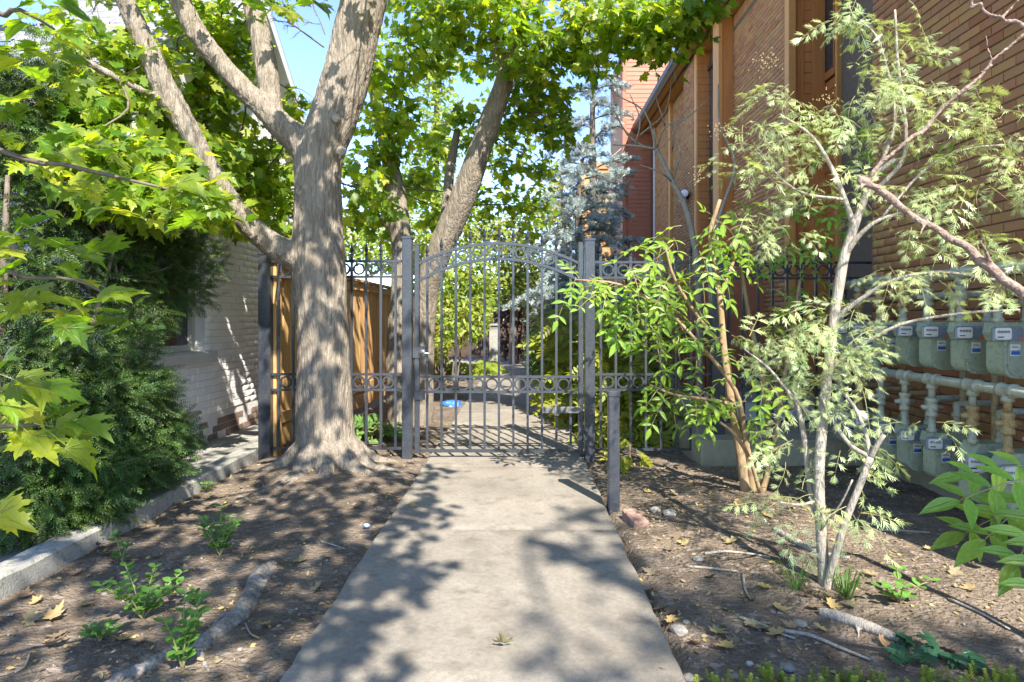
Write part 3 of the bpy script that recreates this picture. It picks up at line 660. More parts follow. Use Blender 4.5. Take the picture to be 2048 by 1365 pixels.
m = MB(); m.box((-10, 7.2, 4.56), (-4.72, 7.32, 4.70)); m.add([(-4.9, 7.15, 4.70), (-4.7, 7.15, 4.70), (-4.2, 7.15, 5.2), (-4.3, 7.15, 5.26), (-4.9, 7.3, 4.70), (-4.7, 7.3, 4.70), (-4.2, 7.3, 5.2), (-4.3, 7.3, 5.26)], [(0,1,2,3), (7,6,5,4), (0,4,5,1), (1,5,6,2), (2,6,7,3), (3,7,4,0)])
place('ridge', m.mesh('ridge', M_dark), house)
w1 = MB(); w1.tube([Vector((-14, 9, 6.6)) + Vector((t*20, t*2, 0.9*(t-.5)**2)) for t in np.linspace(0, 1, 12)], 0.012, 5)
tag(place('power_line', w1.mesh('power_line', M_dark)), 'thin black overhead wire crossing the sky at the upper left', 'wire')
shed = thing('garden_shed', 'small white shed roof showing above the cedar fence', 'shed', (-4.5, 12, 0))
m = MB(); m.box((-6, 11.2, 0), (-3.4, 14, 2.0)); place('wall', m.mesh('wall', M_white), shed)
m = MB(); m.prism([(-6.2, 1.95), (-3.2, 1.95), (-3.2, 2.05), (-4.7, 2.9), (-6.2, 2.05)], 1, 11.0, 14.2); place('roof', m.mesh('roof', M_pale), shed)

# ------------------------------------------------------------------ cedar board fence behind the gate
wf = thing('cedar_fence', 'tan cedar board fence receding behind the maple trunk', 'fence', (-2.2, 9, 0))
A, B = Vector((-2.30, 5.9, 0)), Vector((-1.98, 15.5, 0)); n = 68; d = (B-A).normalized(); nm = Vector((d.y, -d.x, 0)); ln = (B-A).length
for i in range(n):
    t0, t1 = i*ln/n + 0.003, (i+1)*ln/n - 0.003; o = nm*random.uniform(-0.003, 0.004); m = MB(); p, q = A + d*t0 + o, A + d*t1 + o
    h = 1.80 + random.uniform(-.006, .006)
    m.add([p - nm*.018, q - nm*.018, q, p] , []); z0 = 0.30
    m = MB(); m.add([(v.x, v.y, z) for z in (z0, h) for v in (p - nm*.018, q - nm*.018, q, p)], [(0,3,2,1), (4,5,6,7), (0,1,5,4), (1,2,6,5), (2,3,7,6), (3,0,4,7)])
    place('plank', m.mesh('plank', M_cedarw), wf)
def wf_rail(name, t0, t1, z0, z1, off, th, mat=M_cedarw):
    p, q = A + d*t0 + nm*off, A + d*t1 + nm*off; m = MB()
    m.add([(v.x, v.y, z) for z in (z0, z1) for v in (p, q, q + nm*th, p + nm*th)], [(0,3,2,1), (4,5,6,7), (0,1,5,4), (1,2,6,5), (2,3,7,6), (3,0,4,7)]); place(name, m.mesh(name, mat), wf)
k = 0.0
while k < ln:
    wf_rail('rail', k, min(k+2.38, ln), 1.70, 1.79, 0.006, 0.03); wf_rail('rail', k, min(k+2.38, ln), 0.32, 0.42, 0.006, 0.03)
    wf_rail('cap_rail', k, min(k+2.395, ln), 1.81, 1.84, -0.05, 0.12); wf_rail('kickboard', k+0.01, min(k+2.38, ln), 0.10, 0.295, -0.02, 0.035)
    wf_rail('post', k-0.045, k+0.045, -0.2, 1.808, -0.11, 0.09); k += 2.4
wf_rail('end_post', -0.13, -0.01, -0.2, 1.86, -0.06, 0.11)

# ------------------------------------------------------------------ iron gate and fences
YG = 5.75; S = YG/F
gxw = lambda x: (x - CX)*S
gzw = lambda y: H - (y - CY)*S
def spear(c, sc=1.0):
    m = MB(); m.lathe([(0.010, 0), (0.016, 0.004), (0.016, 0.012), (0.009, 0.018), (0.010, 0.028), (0.0185, 0.048), (0.012, 0.075), (0.0005, 0.118)], (0, 0, 0), (0, 0, 1), 4)
    return m
SPEAR = spear(None).mesh('finial', M_iron)
def add_picket(parent, x, z0, z1, y=YG, r=0.0105, top=True):
    m = MB(); m.box((x-r, y-r, z0), (x+r, y+r, z1)); o = place('picket', m.mesh('picket', M_iron), parent)
    if top: place('finial', SPEAR, o, Matrix.Translation((x, y, z1)) @ Matrix.Rotation(math.radians(45), 4, 'Z'))
    if top: bpy.data.objects[o.name].children
    return o
def add_rail(parent, x0, x1, z, y=YG, h=0.011, name='rail'):
    m = MB(); m.box((x0, y-0.0125, z-h), (x1, y+0.0125, z+h)); return place(name, m.mesh(name, M_iron), parent)
RINGS = {}
def add_ring(parent, x, z, R, y=YG):
    if R not in RINGS: m = MB(); m.ring((0, 0, 0), R, 0.008, seg=20); RINGS[R] = m.mesh('ring', M_iron)
    place('ring', RINGS[R], parent, Matrix.Translation((x, y, z)))
def square_post(parent, x0, x1, z0, z1, y=YG, name='post', d=None):
    w = (x1-x0); d = d or w; m = MB(); m.cbox((x0, y-d/2, z0), (x1, y+d/2, z1), 0.004); o = place(name, m.mesh(name, M_iron), parent)
    m = MB(); m.cbox((x0-0.006, y-d/2-0.006, z1-0.012), (x1+0.006, y+d/2+0.006, z1+0.010), 0.004); place('cap', m.mesh('cap', M_iron), o); return o

gate = thing('iron_gate', 'arched iron gate with ring bands and spear tips across the walk', 'gate', (-0.1, YG, 0.05))
gl0, gl1, gr0, gr1 = gxw(829.5), gxw(839), gxw(1156.5), gxw(1166.5)
arch_top = lambda x: gzw(487.5 + 39*((x - gxw(998))/(gxw(1156.5)-gxw(998)))**2)
arch_low = lambda x: gzw(518.5 + 42*((x - gxw(998))/(gxw(1156.5)-gxw(998)))**2)
zb = gzw(902)
for (a, b, t) in ((gl0, gl1, 488), (gr0, gr1, 485)):
    m = MB(); m.cbox((a, YG-0.024, zb-0.02), (b, YG+0.024, gzw(t)), 0.004); place('stile', m.mesh('stile', M_iron), gate)
for f in (arch_top, arch_low):
    m = MB(); n = 40
    for i in range(n+1):
        x = gl1 + (gr0-gl1)*i/n; z = f(x); m.v += [(x, YG-0.018, z-0.013), (x, YG+0.018, z-0.013), (x, YG+0.018, z+0.013), (x, YG-0.018, z+0.013)]
    m.f = [(i*4+k, i*4+(k+1) % 4, i*4+4+(k+1) % 4, i*4+4+k) for i in range(n) for k in range(4)]; m.m = [0]*len(m.f); place('arched_rail', m.mesh('arched_rail', M_iron), gate)
GP = [gxw(854.4 + 28.7*i) for i in range(11)]
for x in GP: add_picket(gate, x, zb-0.01, arch_top(x)+0.03)
for a, b in zip(GP[:-1], GP[1:]):
    x = (a+b)/2; add_ring(gate, x, (arch_top(x)+arch_low(x))/2, 0.044)
for y in (754, 784): add_rail(gate, gl1, gr0, gzw(y))
add_rail(gate, gl1, gr0, zb, h=0.014, name='bottom_rail')
for a, b in zip(GP[:-1], GP[1:]): add_ring(gate, (a+b)/2, gzw(769), 0.051)
m = MB(); m.cbox((gxw(826), YG-0.032, gzw(716)), (gxw(853), YG+0.032, gzw(693)), 0.004); lk = place('lock_box', m.mesh('lock_box', M_iron), gate)
hc = Vector((gxw(846), YG-0.033, gzw(706)))
m = MB(); m.lathe([(0.034, 0), (0.034, 0.008), (0.026, 0.016), (0.014, 0.022), (0.012, 0.05)], hc, (0, -1, 0), 18); m.tube([hc + Vector((0, -0.05, 0)), hc + Vector((0.03, -0.056, 0)), hc + Vector((0.10, -0.054, -0.004))], [0.011, 0.011, 0.009], 8); place('lever_handle', m.mesh('lever_handle', M_lever, True), gate)
m = MB(); m.cbox((gxw(829), YG-0.036, gzw(799)), (gxw(851), YG-0.026, gzw(782)), 0.003); place('stop_plate', m.mesh('stop_plate', M_iron), gate)
m = MB(); m.cbox((gxw(1084), YG-0.05, gzw(825)), (gxw(1160), YG-0.02, gzw(813)), 0.004); m.cbox((gxw(1108), YG-0.055, gzw(830)), (gxw(1117), YG-0.015, gzw(809)), 0.003); place('gate_closer', m.mesh('gate_closer', material('faded_iron', (0.10, 0.105, 0.10, 1), (0.15, 0.14, 0.12, 1), 14, 0.6)), gate)
for y in (560, 870):
    m = MB(); m.lathe([(0.013, -0.05), (0.013, 0.05)], (gxw(1167.3), YG-0.035, gzw(y)), (0, 0, 1), 10); m.box((gxw(1160), YG-0.030, gzw(y)-0.04), (gxw(1175), YG-0.024, gzw(y)+0.04)); place('hinge', m.mesh('hinge', M_iron), gate)
gpl = thing('gate_post', 'square iron gate post on the lock side next to the maple trunk', 'post', (gxw(815), YG, 0), 'posts of the gate')
square_post(gpl, gxw(805.5), gxw(826)-0.004, -0.1, gzw(476), name='shaft')
gpr = thing('gate_post', 'square iron gate post on the hinge side, bright in the sun', 'post', (gxw(1178), YG, 0), 'posts of the gate')
square_post(gpr, gxw(1168)+0.005, gxw(1189), -0.12, gzw(480), name='shaft')
m = MB(); m.box((gxw(1171), YG-0.0505, gzw(600)), (gxw(1179), YG-0.048, gzw(572))); place('bolt_plate', m.mesh('bolt_plate', M_iron), gpr)

def fence(label, posts, pickets, x0, x1, ztop, zb, loc, skip_low=None):
    f = thing('iron_fence', label, 'fence', loc)
    for (a, b, z0, z1) in posts: square_post(f, a, b, z0, z1)
    for x in pickets: add_picket(f, x, zb, gzw(ztop)+0.055)
    for y in (ztop, ztop+31): add_rail(f, x0, x1, gzw(y))
    for y in (749, 780): add_rail(f, x0, x1, gzw(y))
    add_rail(f, x0, x1, zb, name='bottom_rail')
    for a, b in zip(pickets[:-1], pickets[1:]):
        add_ring(f, (a+b)/2, gzw(ztop+15.5), 0.047); add_ring(f, (a+b)/2, gzw(764.5), 0.049)
    return f
fence('iron fence panel with rings behind the big maple trunk', [(gxw(521), gxw(545), -0.1, gzw(508))], [gxw(557.5 + 29.2*i) for i in range(9)], gxw(545), gxw(805.5), 523, gzw(897), (-1.7, YG, 0))
fence('iron fence panel with rings right of the gate behind the bollard', [], [gxw(1201.5 + 30*i) for i in range(7)], gxw(1189), gxw(1386), 525, gzw(899), (1.1, YG, 0))
fence('iron fence section standing on the concrete porch block', [(gxw(1421), gxw(1446), 0.25, gzw(500))], [gxw(1458 + 29*i) for i in range(9)], gxw(1386), gxw(1742), 526, gzw(844), (2.3, YG, 0.25))

bo = thing('bollard', 'grey square metal bollard at the right edge of the walk', 'bollard', (0.632, 4.25, 0))
m = MB(); m.cbox((0.594, 4.212, -0.1), (0.670, 4.288, 0.79), 0.006); place('shaft', m.mesh('shaft', M_iron), bo)
m = MB(); m.cbox((0.588, 4.206, 0.785), (0.676, 4.294, 0.822), 0.008); place('cap', m.mesh('cap', M_iron), bo)

# ------------------------------------------------------------------ gas meters along the near brick wall
XM, XO = 2.60, 2.80        # inlet and outlet columns
def rounded(w, h, r, n=4):
    out = []
    for (cx_, cz_, a0) in ((w/2-r, h/2-r, 0), (-w/2+r, h/2-r, 90), (-w/2+r, -h/2+r, 180), (w/2-r, -h/2+r, 270)):
        for k in range(n+1): a = math.radians(a0 + 90*k/n); out.append((cx_ + r*math.cos(a), cz_ + r*math.sin(a)))
    return out
def gas_meter(Y, z, label, kind, label2=0, sticker=True, rusty=False, group=None):
    g = thing('gas_meter', label, 'gas meter', (2.70, Y, z-0.12), group)
    xc = 2.70; pm = M_rust if rusty else M_pipe
    if kind == 'round':
        m = MB(); P = rounded(0.185, 0.235, 0.06); m.prism([(xc+p[0]*0.96, z+p[1]*0.96) for p in P], 1, Y-0.045, Y+0.075); place('case', m.mesh('case', M_meter), g)
        m = MB(); m.prism([(xc+p[0], z+p[1]) for p in P], 1, Y-0.056, Y-0.045)
        m.prism([(xc+p[0], z+p[1]) for p in rounded(0.150, 0.20, 0.05)], 1, Y-0.064, Y-0.0561); pl = place('front_plate', m.mesh('front_plate', M_meter), g)
        for k in range(10):
            p = rounded(0.168, 0.218, 0.052, 2)[k]; mm = MB(); mm.lathe([(0.006, 0), (0.006, 0.006), (0.003, 0.008)], (xc+p[0], Y-0.056, z+p[1]), (0, -1, 0), 6); place('bolt', mm.mesh('bolt', M_meter), pl)
        m = MB(); m.prism([(xc-0.095, z+0.085), (xc+0.095, z+0.085), (xc+0.115, z+0.13), (xc+0.10, z+0.185), (xc-0.10, z+0.185), (xc-0.115, z+0.13)], 1, Y-0.04, Y+0.07); place('top_case', m.mesh('top_case', M_meter), g)
        dc = Vector((xc-0.075, Y-0.075, z+0.125))
    else:
        m = MB(); m.prism([(xc+p[0], z-0.05+p[1]) for p in rounded(0.20, 0.20, 0.03)], 1, Y-0.05, Y+0.09); place('case', m.mesh('case', M_meter), g)
        m = MB(); m.prism([(xc+p[0], z-0.06+p[1]) for p in rounded(0.11, 0.12, 0.02)], 1, Y-0.058, Y-0.0501); place('front_plate', m.mesh('front_plate', M_meter), g)
        m = MB(); m.prism([(xc-0.10, z+0.052), (xc+0.10, z+0.052), (xc+0.11, z+0.12), (xc+0.07, z+0.19), (xc-0.07, z+0.19), (xc-0.11, z+0.12)], 1, Y-0.05, Y+0.09); place('top_case', m.mesh('top_case', M_meter), g)
        dc = Vector((xc-0.085, Y-0.085, z+0.085))
    # index box with its dial
    w, h = (0.165, 0.075) if kind == 'round' else (0.175, 0.10)
    m = MB(); m.cbox((dc.x-w/2, dc.y, dc.z-h/2), (dc.x+w/2, Y-0.042, dc.z+h/2), 0.010); ib = place('index_box', m.mesh('index_box', M_box), g)
    m = MB(); dw = w*0.52; m.prism([(dc.x-w/2+0.006+dw/2+p[0], dc.z+p[1]) for p in rounded(dw, h-0.012, 0.012 if kind == 'round' else 0.025, 3)], 1, dc.y-0.004, dc.y-0.0002); dl = place('dial', m.mesh('dial', M_dial), ib)
    m = MB()
    for k in range(4):
        cx_ = dc.x-w/2+0.006+dw*(0.2+0.2*k); m.ring((cx_, dc.y-0.005, dc.z+h*0.13), 0.0062, 0.0012, seg=8); m.box((cx_-0.001, dc.y-0.0058, dc.z+h*0.13), (cx_+0.001, dc.y-0.0046, dc.z+h*0.13+0.006))
    m.box((dc.x-w/2+0.016, dc.y-0.0058, dc.z-h*0.28), (dc.x-w/2+0.006+dw*0.5, dc.y-0.0046, dc.z-h*0.20)); place('print', m.mesh('print', M_ink), ib)['kind'] = 'stuff'
    m = MB(); m.box((dc.x+w/2-0.03, dc.y-0.004, dc.z-h/2+0.002), (dc.x+w/2-0.012, dc.y-0.0003, dc.z-h/2+0.018)); place('seal', m.mesh('seal', M_orng), ib)
    if sticker:
        m = MB(); sx, sz = xc-0.062, z+0.005; m.box((sx, Y-0.0665, sz), (sx+0.052, Y-0.0645, sz+0.062)); st = place('sticker', m.mesh('sticker', M_dial), g)
        m = MB(); m.box((sx+0.002, Y-0.068, sz+0.006), (sx+0.050, Y-0.0667, sz+0.026))
        for k in range(6): m.box((sx+0.004+0.008*k, Y-0.068, sz+0.027), (sx+0.008+0.008*k, Y-0.0667, sz+0.029+0.006*random.random()))
        place('print', m.mesh('print', M_blue), st)['kind'] = 'stuff'
        m = MB()
        for k in range(2): m.box((sx+0.006, Y-0.068, sz+0.043+0.008*k), (sx+0.046-0.01*k, Y-0.0667, sz+0.046+0.008*k))
        place('print', m.mesh('print', M_ink), st)['kind'] = 'stuff'
    zt = z+0.185
    # inlet: valve under the header, union, riser; outlet: union, elbow, pipe into the wall
    header = z + (0.46 if z > 0.8 else 0.50)
    m = MB(); m.lathe([(0.030, 0), (0.030, 0.022), (0.022, 0.026), (0.022, 0.10)], (XM+0.02, Y, zt), (0, 0, 1), 10); place('inlet_union', m.mesh('inlet_union', pm, True), g)
    m = MB(); zv = zt+0.13; m.lathe([(0.022, -0.03), (0.036, -0.028), (0.036, -0.010), (0.030, 0), (0.034, 0.03), (0.030, 0.06), (0.036, 0.068), (0.036, 0.086), (0.026, 0.088)], (XM+0.02, Y, zv), (0, 0, 1), 10)
    m.lathe([(0.022, -0.045), (0.024, 0.0), (0.022, 0.045)], (XM+0.02, Y, zv+0.03), (0, 1, 0), 8); m.lathe([(0.013, -0.066), (0.016, -0.03), (0.016, 0.03), (0.013, 0.066)], (XM+0.02, Y, zv+0.03), (1, 0, 0), 8); place('valve', m.mesh('valve', M_rust if random.random() < 0.35 else pm, True), g)
    m = MB(); m.tube([(XM+0.02, Y, zv+0.085), (XM+0.02, Y, header)], 0.021, 8); place('riser', m.mesh('riser', pm, True), g)
    m = MB(); m.lathe([(0.030, 0), (0.030, 0.022), (0.022, 0.026), (0.022, 0.08)], (XO-0.02, Y, zt), (0, 0, 1), 10); m.tube([(XO-0.02, Y, zt+0.07), (XO-0.02, Y, zt+0.15), (XO, Y+0.01, zt+0.175), (XW+0.02, Y+0.015, zt+0.18)], 0.022, 8, 3); m.lathe([(0.034, 0), (0.034, 0.02)], (XO-0.02, Y, zt+0.1), (0, 0, 1), 10); place('outlet_pipe', m.mesh('outlet_pipe', M_rust if rusty or random.random() < 0.3 else M_pipe, True), g)
    return header
UP = [3.43, 3.72, 4.02, 4.28, 4.56, 4.84, 5.12]
names_u = ['upper row gas meter nearest the picture edge, sticker half hidden by a twig', 'upper row gas meter second from the picture edge, bright plate with sticker', 'upper row gas meter third from the picture edge, blue sticker beside its dial',
           'upper row gas meter fourth from the picture edge, plain plate behind cut leaves', 'upper row gas meter fifth from the picture edge behind feathery leaves', 'upper row gas meter second from the porch behind feathery leaves', 'upper row gas meter closest to the porch']
for i, Y in enumerate(UP): hu = gas_meter(Y, 1.10, names_u[i], 'round', sticker=i != 3, rusty=i in (4, 5), group='gas meters in the upper row')
LOW = [(3.36, 'box'), (3.62, 'box'), (3.98, 'round'), (4.26, 'round'), (4.54, 'round'), (4.82, 'round'), (5.10, 'round')]
names_l = ['grey box-shaped gas meter nearest the picture edge in the lower row', 'grey box-shaped gas meter second from the picture edge in the lower row', 'lower row rounded gas meter next to the box-shaped meters',
           'lower row rounded gas meter second from the box-shaped meters', 'lower row rounded gas meter third from the box-shaped meters', 'lower row rounded gas meter second from the porch', 'lower row rounded gas meter closest to the porch']
for i, (Y, k) in enumerate(LOW): hl = gas_meter(Y, 0.40, names_l[i], k, sticker=k == 'round', rusty=i in (0, 5), group='gas meters in the lower row')
for (z, lab) in ((hu+0.02, 'upper pale green gas header pipe along the brick wall'), (hl+0.02, 'lower pale green gas header pipe between the meter rows')):
    p = thing('gas_pipe', lab, 'pipe', (XM+0.02, 4.2, z), 'header pipes above the gas meters')
    m = MB(); m.tube([(XM+0.02, 2.4, z), (XM+0.02, 5.2, z)], 0.030, 12); m.tube([(XM+0.02, 5.2, z), (XM+0.05, 5.25, z), (XW+0.02, 5.26, z)], 0.030, 10, 3); place('pipe', m.mesh('pipe', M_pipe, True), p)
    for Y in (UP if z > 1.2 else [l[0] for l in LOW]):
        m = MB(); m.lathe([(0.039, -0.055), (0.039, -0.035), (0.035, -0.03), (0.035, 0.03), (0.039, 0.035), (0.039, 0.055)], (XM+0.02, Y, z), (0, 1, 0), 12); m.lathe([(0.033, -0.06), (0.033, -0.04), (0.028, -0.035), (0.028, 0)], (XM+0.02, Y, z), (0, 0, 1), 10); place('tee', m.mesh('tee', M_rust if random.random() < 0.2 else M_pipe, True), p)
    m = MB(); m.tube([(XM+0.1, 3.1, 0 if z < 1 else 0.9), (XM+0.1, 3.1, z)], 0.02, 8); place('bracket', m.mesh('bracket', M_pipe), p)
for Y, lab in ((3.57, 'rusty riser pipe on the brick nearest the picture edge'), (3.86, 'rusty riser pipe on the brick, middle one of three'), (4.14, 'rusty riser pipe on the brick farthest from the picture edge')):
    m = MB(); m.tube([(2.93, Y, -0.1), (2.93, Y, 1.0)], 0.02, 8)
    tag(place('riser_pipe', m.mesh('riser_pipe', M_rust, True)), lab, 'pipe', 'rusty riser pipes on the brick wall')

# ------------------------------------------------------------------ trees
def limb(rows):
    """rows: (x, y, Y, seen width) -> points, radii"""
    return [px(x, y, Y) for x, y, Y, w in rows], [w/2/F*Y for x, y, Y, w in rows]
def wood(parent, name, tubes, mat, voxel=0.016, amp=0.006, seg=14, freq=22, bumps=()):
    m = MB()
    for pts, rad in tubes: m.tube(pts, rad, seg, 5)
    me = m.mesh('tmp'); o = bpy.data.objects.new('tmp', me); COL.objects.link(o)
    md = o.modifiers.new('r', 'REMESH'); md.mode = 'VOXEL'; md.voxel_size = voxel
    sm = o.modifiers.new('s', 'SMOOTH'); sm.factor = 0.5; sm.iterations = 3
    dg = bpy.context.evaluated_depsgraph_get(); nm = bpy.data.meshes.new_from_object(o.evaluated_get(dg)); bpy.data.objects.remove(o); bpy.data.meshes.remove(me)
    nm.name = name; n = len(nm.vertices); co = np.empty(n*3, np.float32); nm.vertices.foreach_get('co', co); co = co.reshape(-1, 3)
    no = np.empty(n*3, np.float32); nm.vertices.foreach_get('normal', no); no = no.reshape(-1, 3)
    d = np.empty(n, np.float32)
    for i in range(n):
        x, y, z = co[i]; w = mnoise.noise((x*3, y*3, z*3))*0.25
        r = mnoise.noise((x*freq + w*4, y*freq, z*freq*0.16 + w*3)); r2 = mnoise.noise((x*freq*2.2, y*freq*2.2, z*freq*.4))
        d[i] = amp*(0.6 - 2.2*abs(r)) + amp*0.5*r2 + amp*1.2*mnoise.noise((x*5, y*5, z*4))
        for (c, rad, h) in bumps:
            dd = ((x-c[0])**2 + (y-c[1])**2 + (z-c[2])**2)**.5
            if dd < rad*1.6: d[i] += h*(math.exp(-((dd-rad)/(rad*0.3))**2)) - (h*0.6 if dd < rad*0.7 else 0)
    nm.vertices.foreach_set('co', (co + no*d[:, None]).reshape(-1)); nm.materials.append(mat)
    nm.polygons.foreach_set('use_smooth', np.ones(len(nm.polygons), bool)); nm.update()
    return place(name, nm, parent)

def branchlets(parent, blobs, skeleton, r0=0.010, twigs=5, mat=None, sag=0.06, name='branches'):
    """thin boughs from the nearest limb to each clump of leaves, with side twigs"""
    sk = [Vector(p) for p in skeleton]; m = MB()
    for (c, r, n) in blobs:
        c = Vector(c); s = min(sk, key=lambda q: (q-c).length); L_ = (c-s).length
        a = s.lerp(c, 0.35) + Vector((random.uniform(-.1, .1), random.uniform(-.1, .1), sag*L_*0.5)); b = s.lerp(c, 0.7) + Vector((0, 0, sag*L_*0.6))
        m.tube([s, a, b, c], [r0*min(1.6, 0.6+L_*0.4), r0*0.8, r0*0.6, r0*0.35], 6, 3)
        for k in range(twigs):
            t = random.uniform(0.4, 1.0); p = (a.lerp(b, t) if t < .7 else b.lerp(c, t)); q = c + Vector((random.gauss(0, .45)*r[0], random.gauss(0, .45)*r[1], random.gauss(0, .4)*r[2]))
            m.tube([p, p.lerp(q, .5) + Vector((0, 0, .05)), q], [r0*.4, r0*.3, r0*.15], 4, 2)
    o = place(name, m.mesh(name, mat or M_twig, True), parent); o['kind'] = 'stuff'; return o

def maple_leaves(blobs, s0=0.075, s1=0.125, per=6):
    P = []; Nn = []; T = []; Sz = []
    for (c, r, n) in blobs:
        k = max(1, n//per); p, d = blob_points(c, r, k, 0.45)
        for i in range(per):
            q = p + RNG.normal(size=(k, 3))*np.array([0.085, 0.085, 0.05]); P.append(q)
            Nn.append(d*0.3 + np.array([0.12, -0.45, 0.5]) + RNG.normal(size=(k, 3))*0.5)
            T.append(d*0.6 + np.array([0, 0, -0.45]) + RNG.normal(size=(k, 3))*0.7); Sz.append(RNG.uniform(s0, s1, k))
    P = np.concatenate(P); Sz = np.concatenate(Sz); return frames(P, np.concatenate(Nn), np.concatenate(T), Sz), Sz

# --- big maple in front of the gate
TY = 5.35
trunk_rows = [(655, 975, TY, 175), (655, 940, TY, 150), (654, 895, TY, 132), (650, 840, TY, 122), (648, 740, TY, 114), (645, 640, TY, 108), (640, 560, TY, 112), (636, 500, TY, 116), (636, 430, TY, 104), (636, 370, TY, 100), (640, 310, TY, 104), (662, 250, TY, 102), (684, 185, TY, 104), (702, 115, TY, 100), (718, 45, TY, 96), (738, -40, TY, 92), (765, -160, TY, 80), (790, -320, TY+.1, 60)]
thin = lambda t, k: (t[0], [r*k for r in t[1]])
tubes = [thin(limb(trunk_rows), .90)]
limbA = limb([(640, 345, TY, 62), (600, 285, TY, 70), (565, 255, TY-.05, 64), (535, 222, TY-.08, 58), (490, 182, TY-.1, 50), (445, 132, TY-.15, 46), (395, 68, TY-.2, 48), (352, -15, TY-.25, 44), (320, -100, TY-.3, 36), (280, -220, TY-.4, 26)])
limbB = limb([(548, 238, TY-.06, 48), (541, 190, TY, 46), (532, 130, TY+.03, 50), (518, 60, TY+.06, 46), (500, -10, TY+.1, 42), (480, -120, TY+.15, 32), (470, -240, TY+.2, 20)])
limbC = limb([(635, 530, TY, 70), (590, 512, TY-.06, 72), (548, 492, TY-.14, 58), (505, 458, TY-.22, 52), (470, 415, TY-.30, 48), (440, 372, TY-.36, 46), (408, 318, TY-.42, 46), (378, 262, TY-.46, 48), (348, 212, TY-.50, 56), (322, 165, TY-.54, 54), (300, 108, TY-.58, 48), (270, 45, TY-.62, 46), (240, -20, TY-.68, 42), (190, -130, TY-.78, 30), (140, -260, TY-.9, 18)])
limbD = limb([(350, 222, TY-.50, 24), (300, 190, TY-.62, 18), (240, 160, TY-.72, 16), (180, 128, TY-.82, 14), (132, 108, TY-.9, 11)])
tubes += [thin(t, .84) for t in (limbA, limbB, limbC, limbD)]
for (ang, ln_, r) in ((200, 0.55, .07), (250, 0.50, .075), (285, 0.42, .07), (320, 0.55, .075), (350, 0.62, .075), (25, .5, .07), (150, .5, .07), (90, .5, .07)):
    a = math.radians(ang); b0 = Vector((-1.655, TY, 0)); dv = Vector((math.cos(a), math.sin(a), 0)); sd = Vector((-dv.y, dv.x, 0))*random.uniform(-.12, .12)
    tubes.append(([b0 + dv*.10 + Vector((0, 0, .30)), b0 + dv*.28 + Vector((0, 0, .13)), b0 + dv*.42 + sd*.5 + Vector((0, 0, .045)), b0 + dv*(.30+ln_*.6) + sd + Vector((0, 0, .005)), b0 + dv*(.35+ln_) + sd*1.6 + Vector((0, 0, -.06))], [r*1.5, r*1.15, r*.8, r*.5, r*.3]))
maple = thing('maple_tree', 'large maple with flaring grey trunk standing in front of the gate', 'tree', (-1.67, TY, 0))
bumps = [(tuple(px(684, 305, TY-.2)), 0.055, 0.03), (tuple(px(672, 238, TY-.2)), 0.05, 0.016), (tuple(px(338, 195, TY-.7)), 0.05, 0.018), (tuple(px(600, 380, TY-.18)), 0.04, 0.014)]
wood(maple, 'trunk', tubes, M_bark, 0.0125, 0.0085, 16, 30, bumps)
for (x, y, Y, r) in ((683, 303, TY-.213, .042), (672, 237, TY-.203, .04)):
    m = MB(); m.lathe([(r, 0), (r*.9, .012), (r*.4, .016)], px(x, y, Y), (0.25, -1, 0.1), 14); place('pruning_scar', m.mesh('pruning_scar', M_scar, True), maple)
MB1 = [pblob(*a) for a in (
    (230, 125, 5.0, 110, 60, .5, 300), (340, 130, 5.6, 70, 60, .5, 160), (180, 225, 4.7, 80, 60, .45, 230), (290, 235, 5.1, 90, 65, .5, 300), (400, 190, 5.9, 90, 90, .5, 300), (420, 60, 5.9, 80, 55, .5, 230), (460, 110, 6.2, 50, 60, .5, 130),
    (370, 330, 5.5, 110, 70, .6, 380), (480, 300, 6.3, 90, 80, .6, 240), (270, 320, 4.5, 100, 55, .4, 260), (230, 400, 4.3, 90, 45, .4, 170), (370, 420, 4.6, 90, 45, .4, 210), (530, 390, 6.6, 75, 70, .5, 190), (470, 430, 6.2, 70, 40, .5, 80), (545, 330, 6.5, 45, 50, .4, 120),
    (170, 330, 4.2, 60, 60, .4, 110), (600, 215, 6.5, 40, 22, .3, 40), (610, 430, 6.6, 40, 60, .4, 80), (740, 400, 6.4, 50, 60, .5, 120), (330, -60, 5.2, 260, 70, .9, 200), (640, -120, 5.2, 300, 80, 1.0, 160), (560, 470, 6.4, 40, 24, .3, 50))]
MB1 += [(Vector((-0.9, 3.9, 4.1)), (0.7, .6, .35), 150), (Vector((-0.2, 4.3, 4.6)), (0.6, .5, .35), 160), (Vector((-2.2, 4.2, 4.3)), (1.0, .8, .5), 50), (Vector((-1.4, 5.4, 5.6)), (1.5, 1.2, .7), 160), (Vector((-3.0, 5.0, 4.6)), (.8, .8, .6), 24)]
sk1 = [p for t in (limbA, limbB, limbC, limbD) for p in t[0]] + limb(trunk_rows)[0][9:]
branchlets(maple, MB1, sk1)
MB1 = [(c, r, int(n*1.3)) for c, r, n in MB1]
Mx, Sz = maple_leaves(MB1)
pieces_mix(maple, 'leaf', MAPLE_VS, Mx, Sz, M_leaf, 300, 'crown', False)
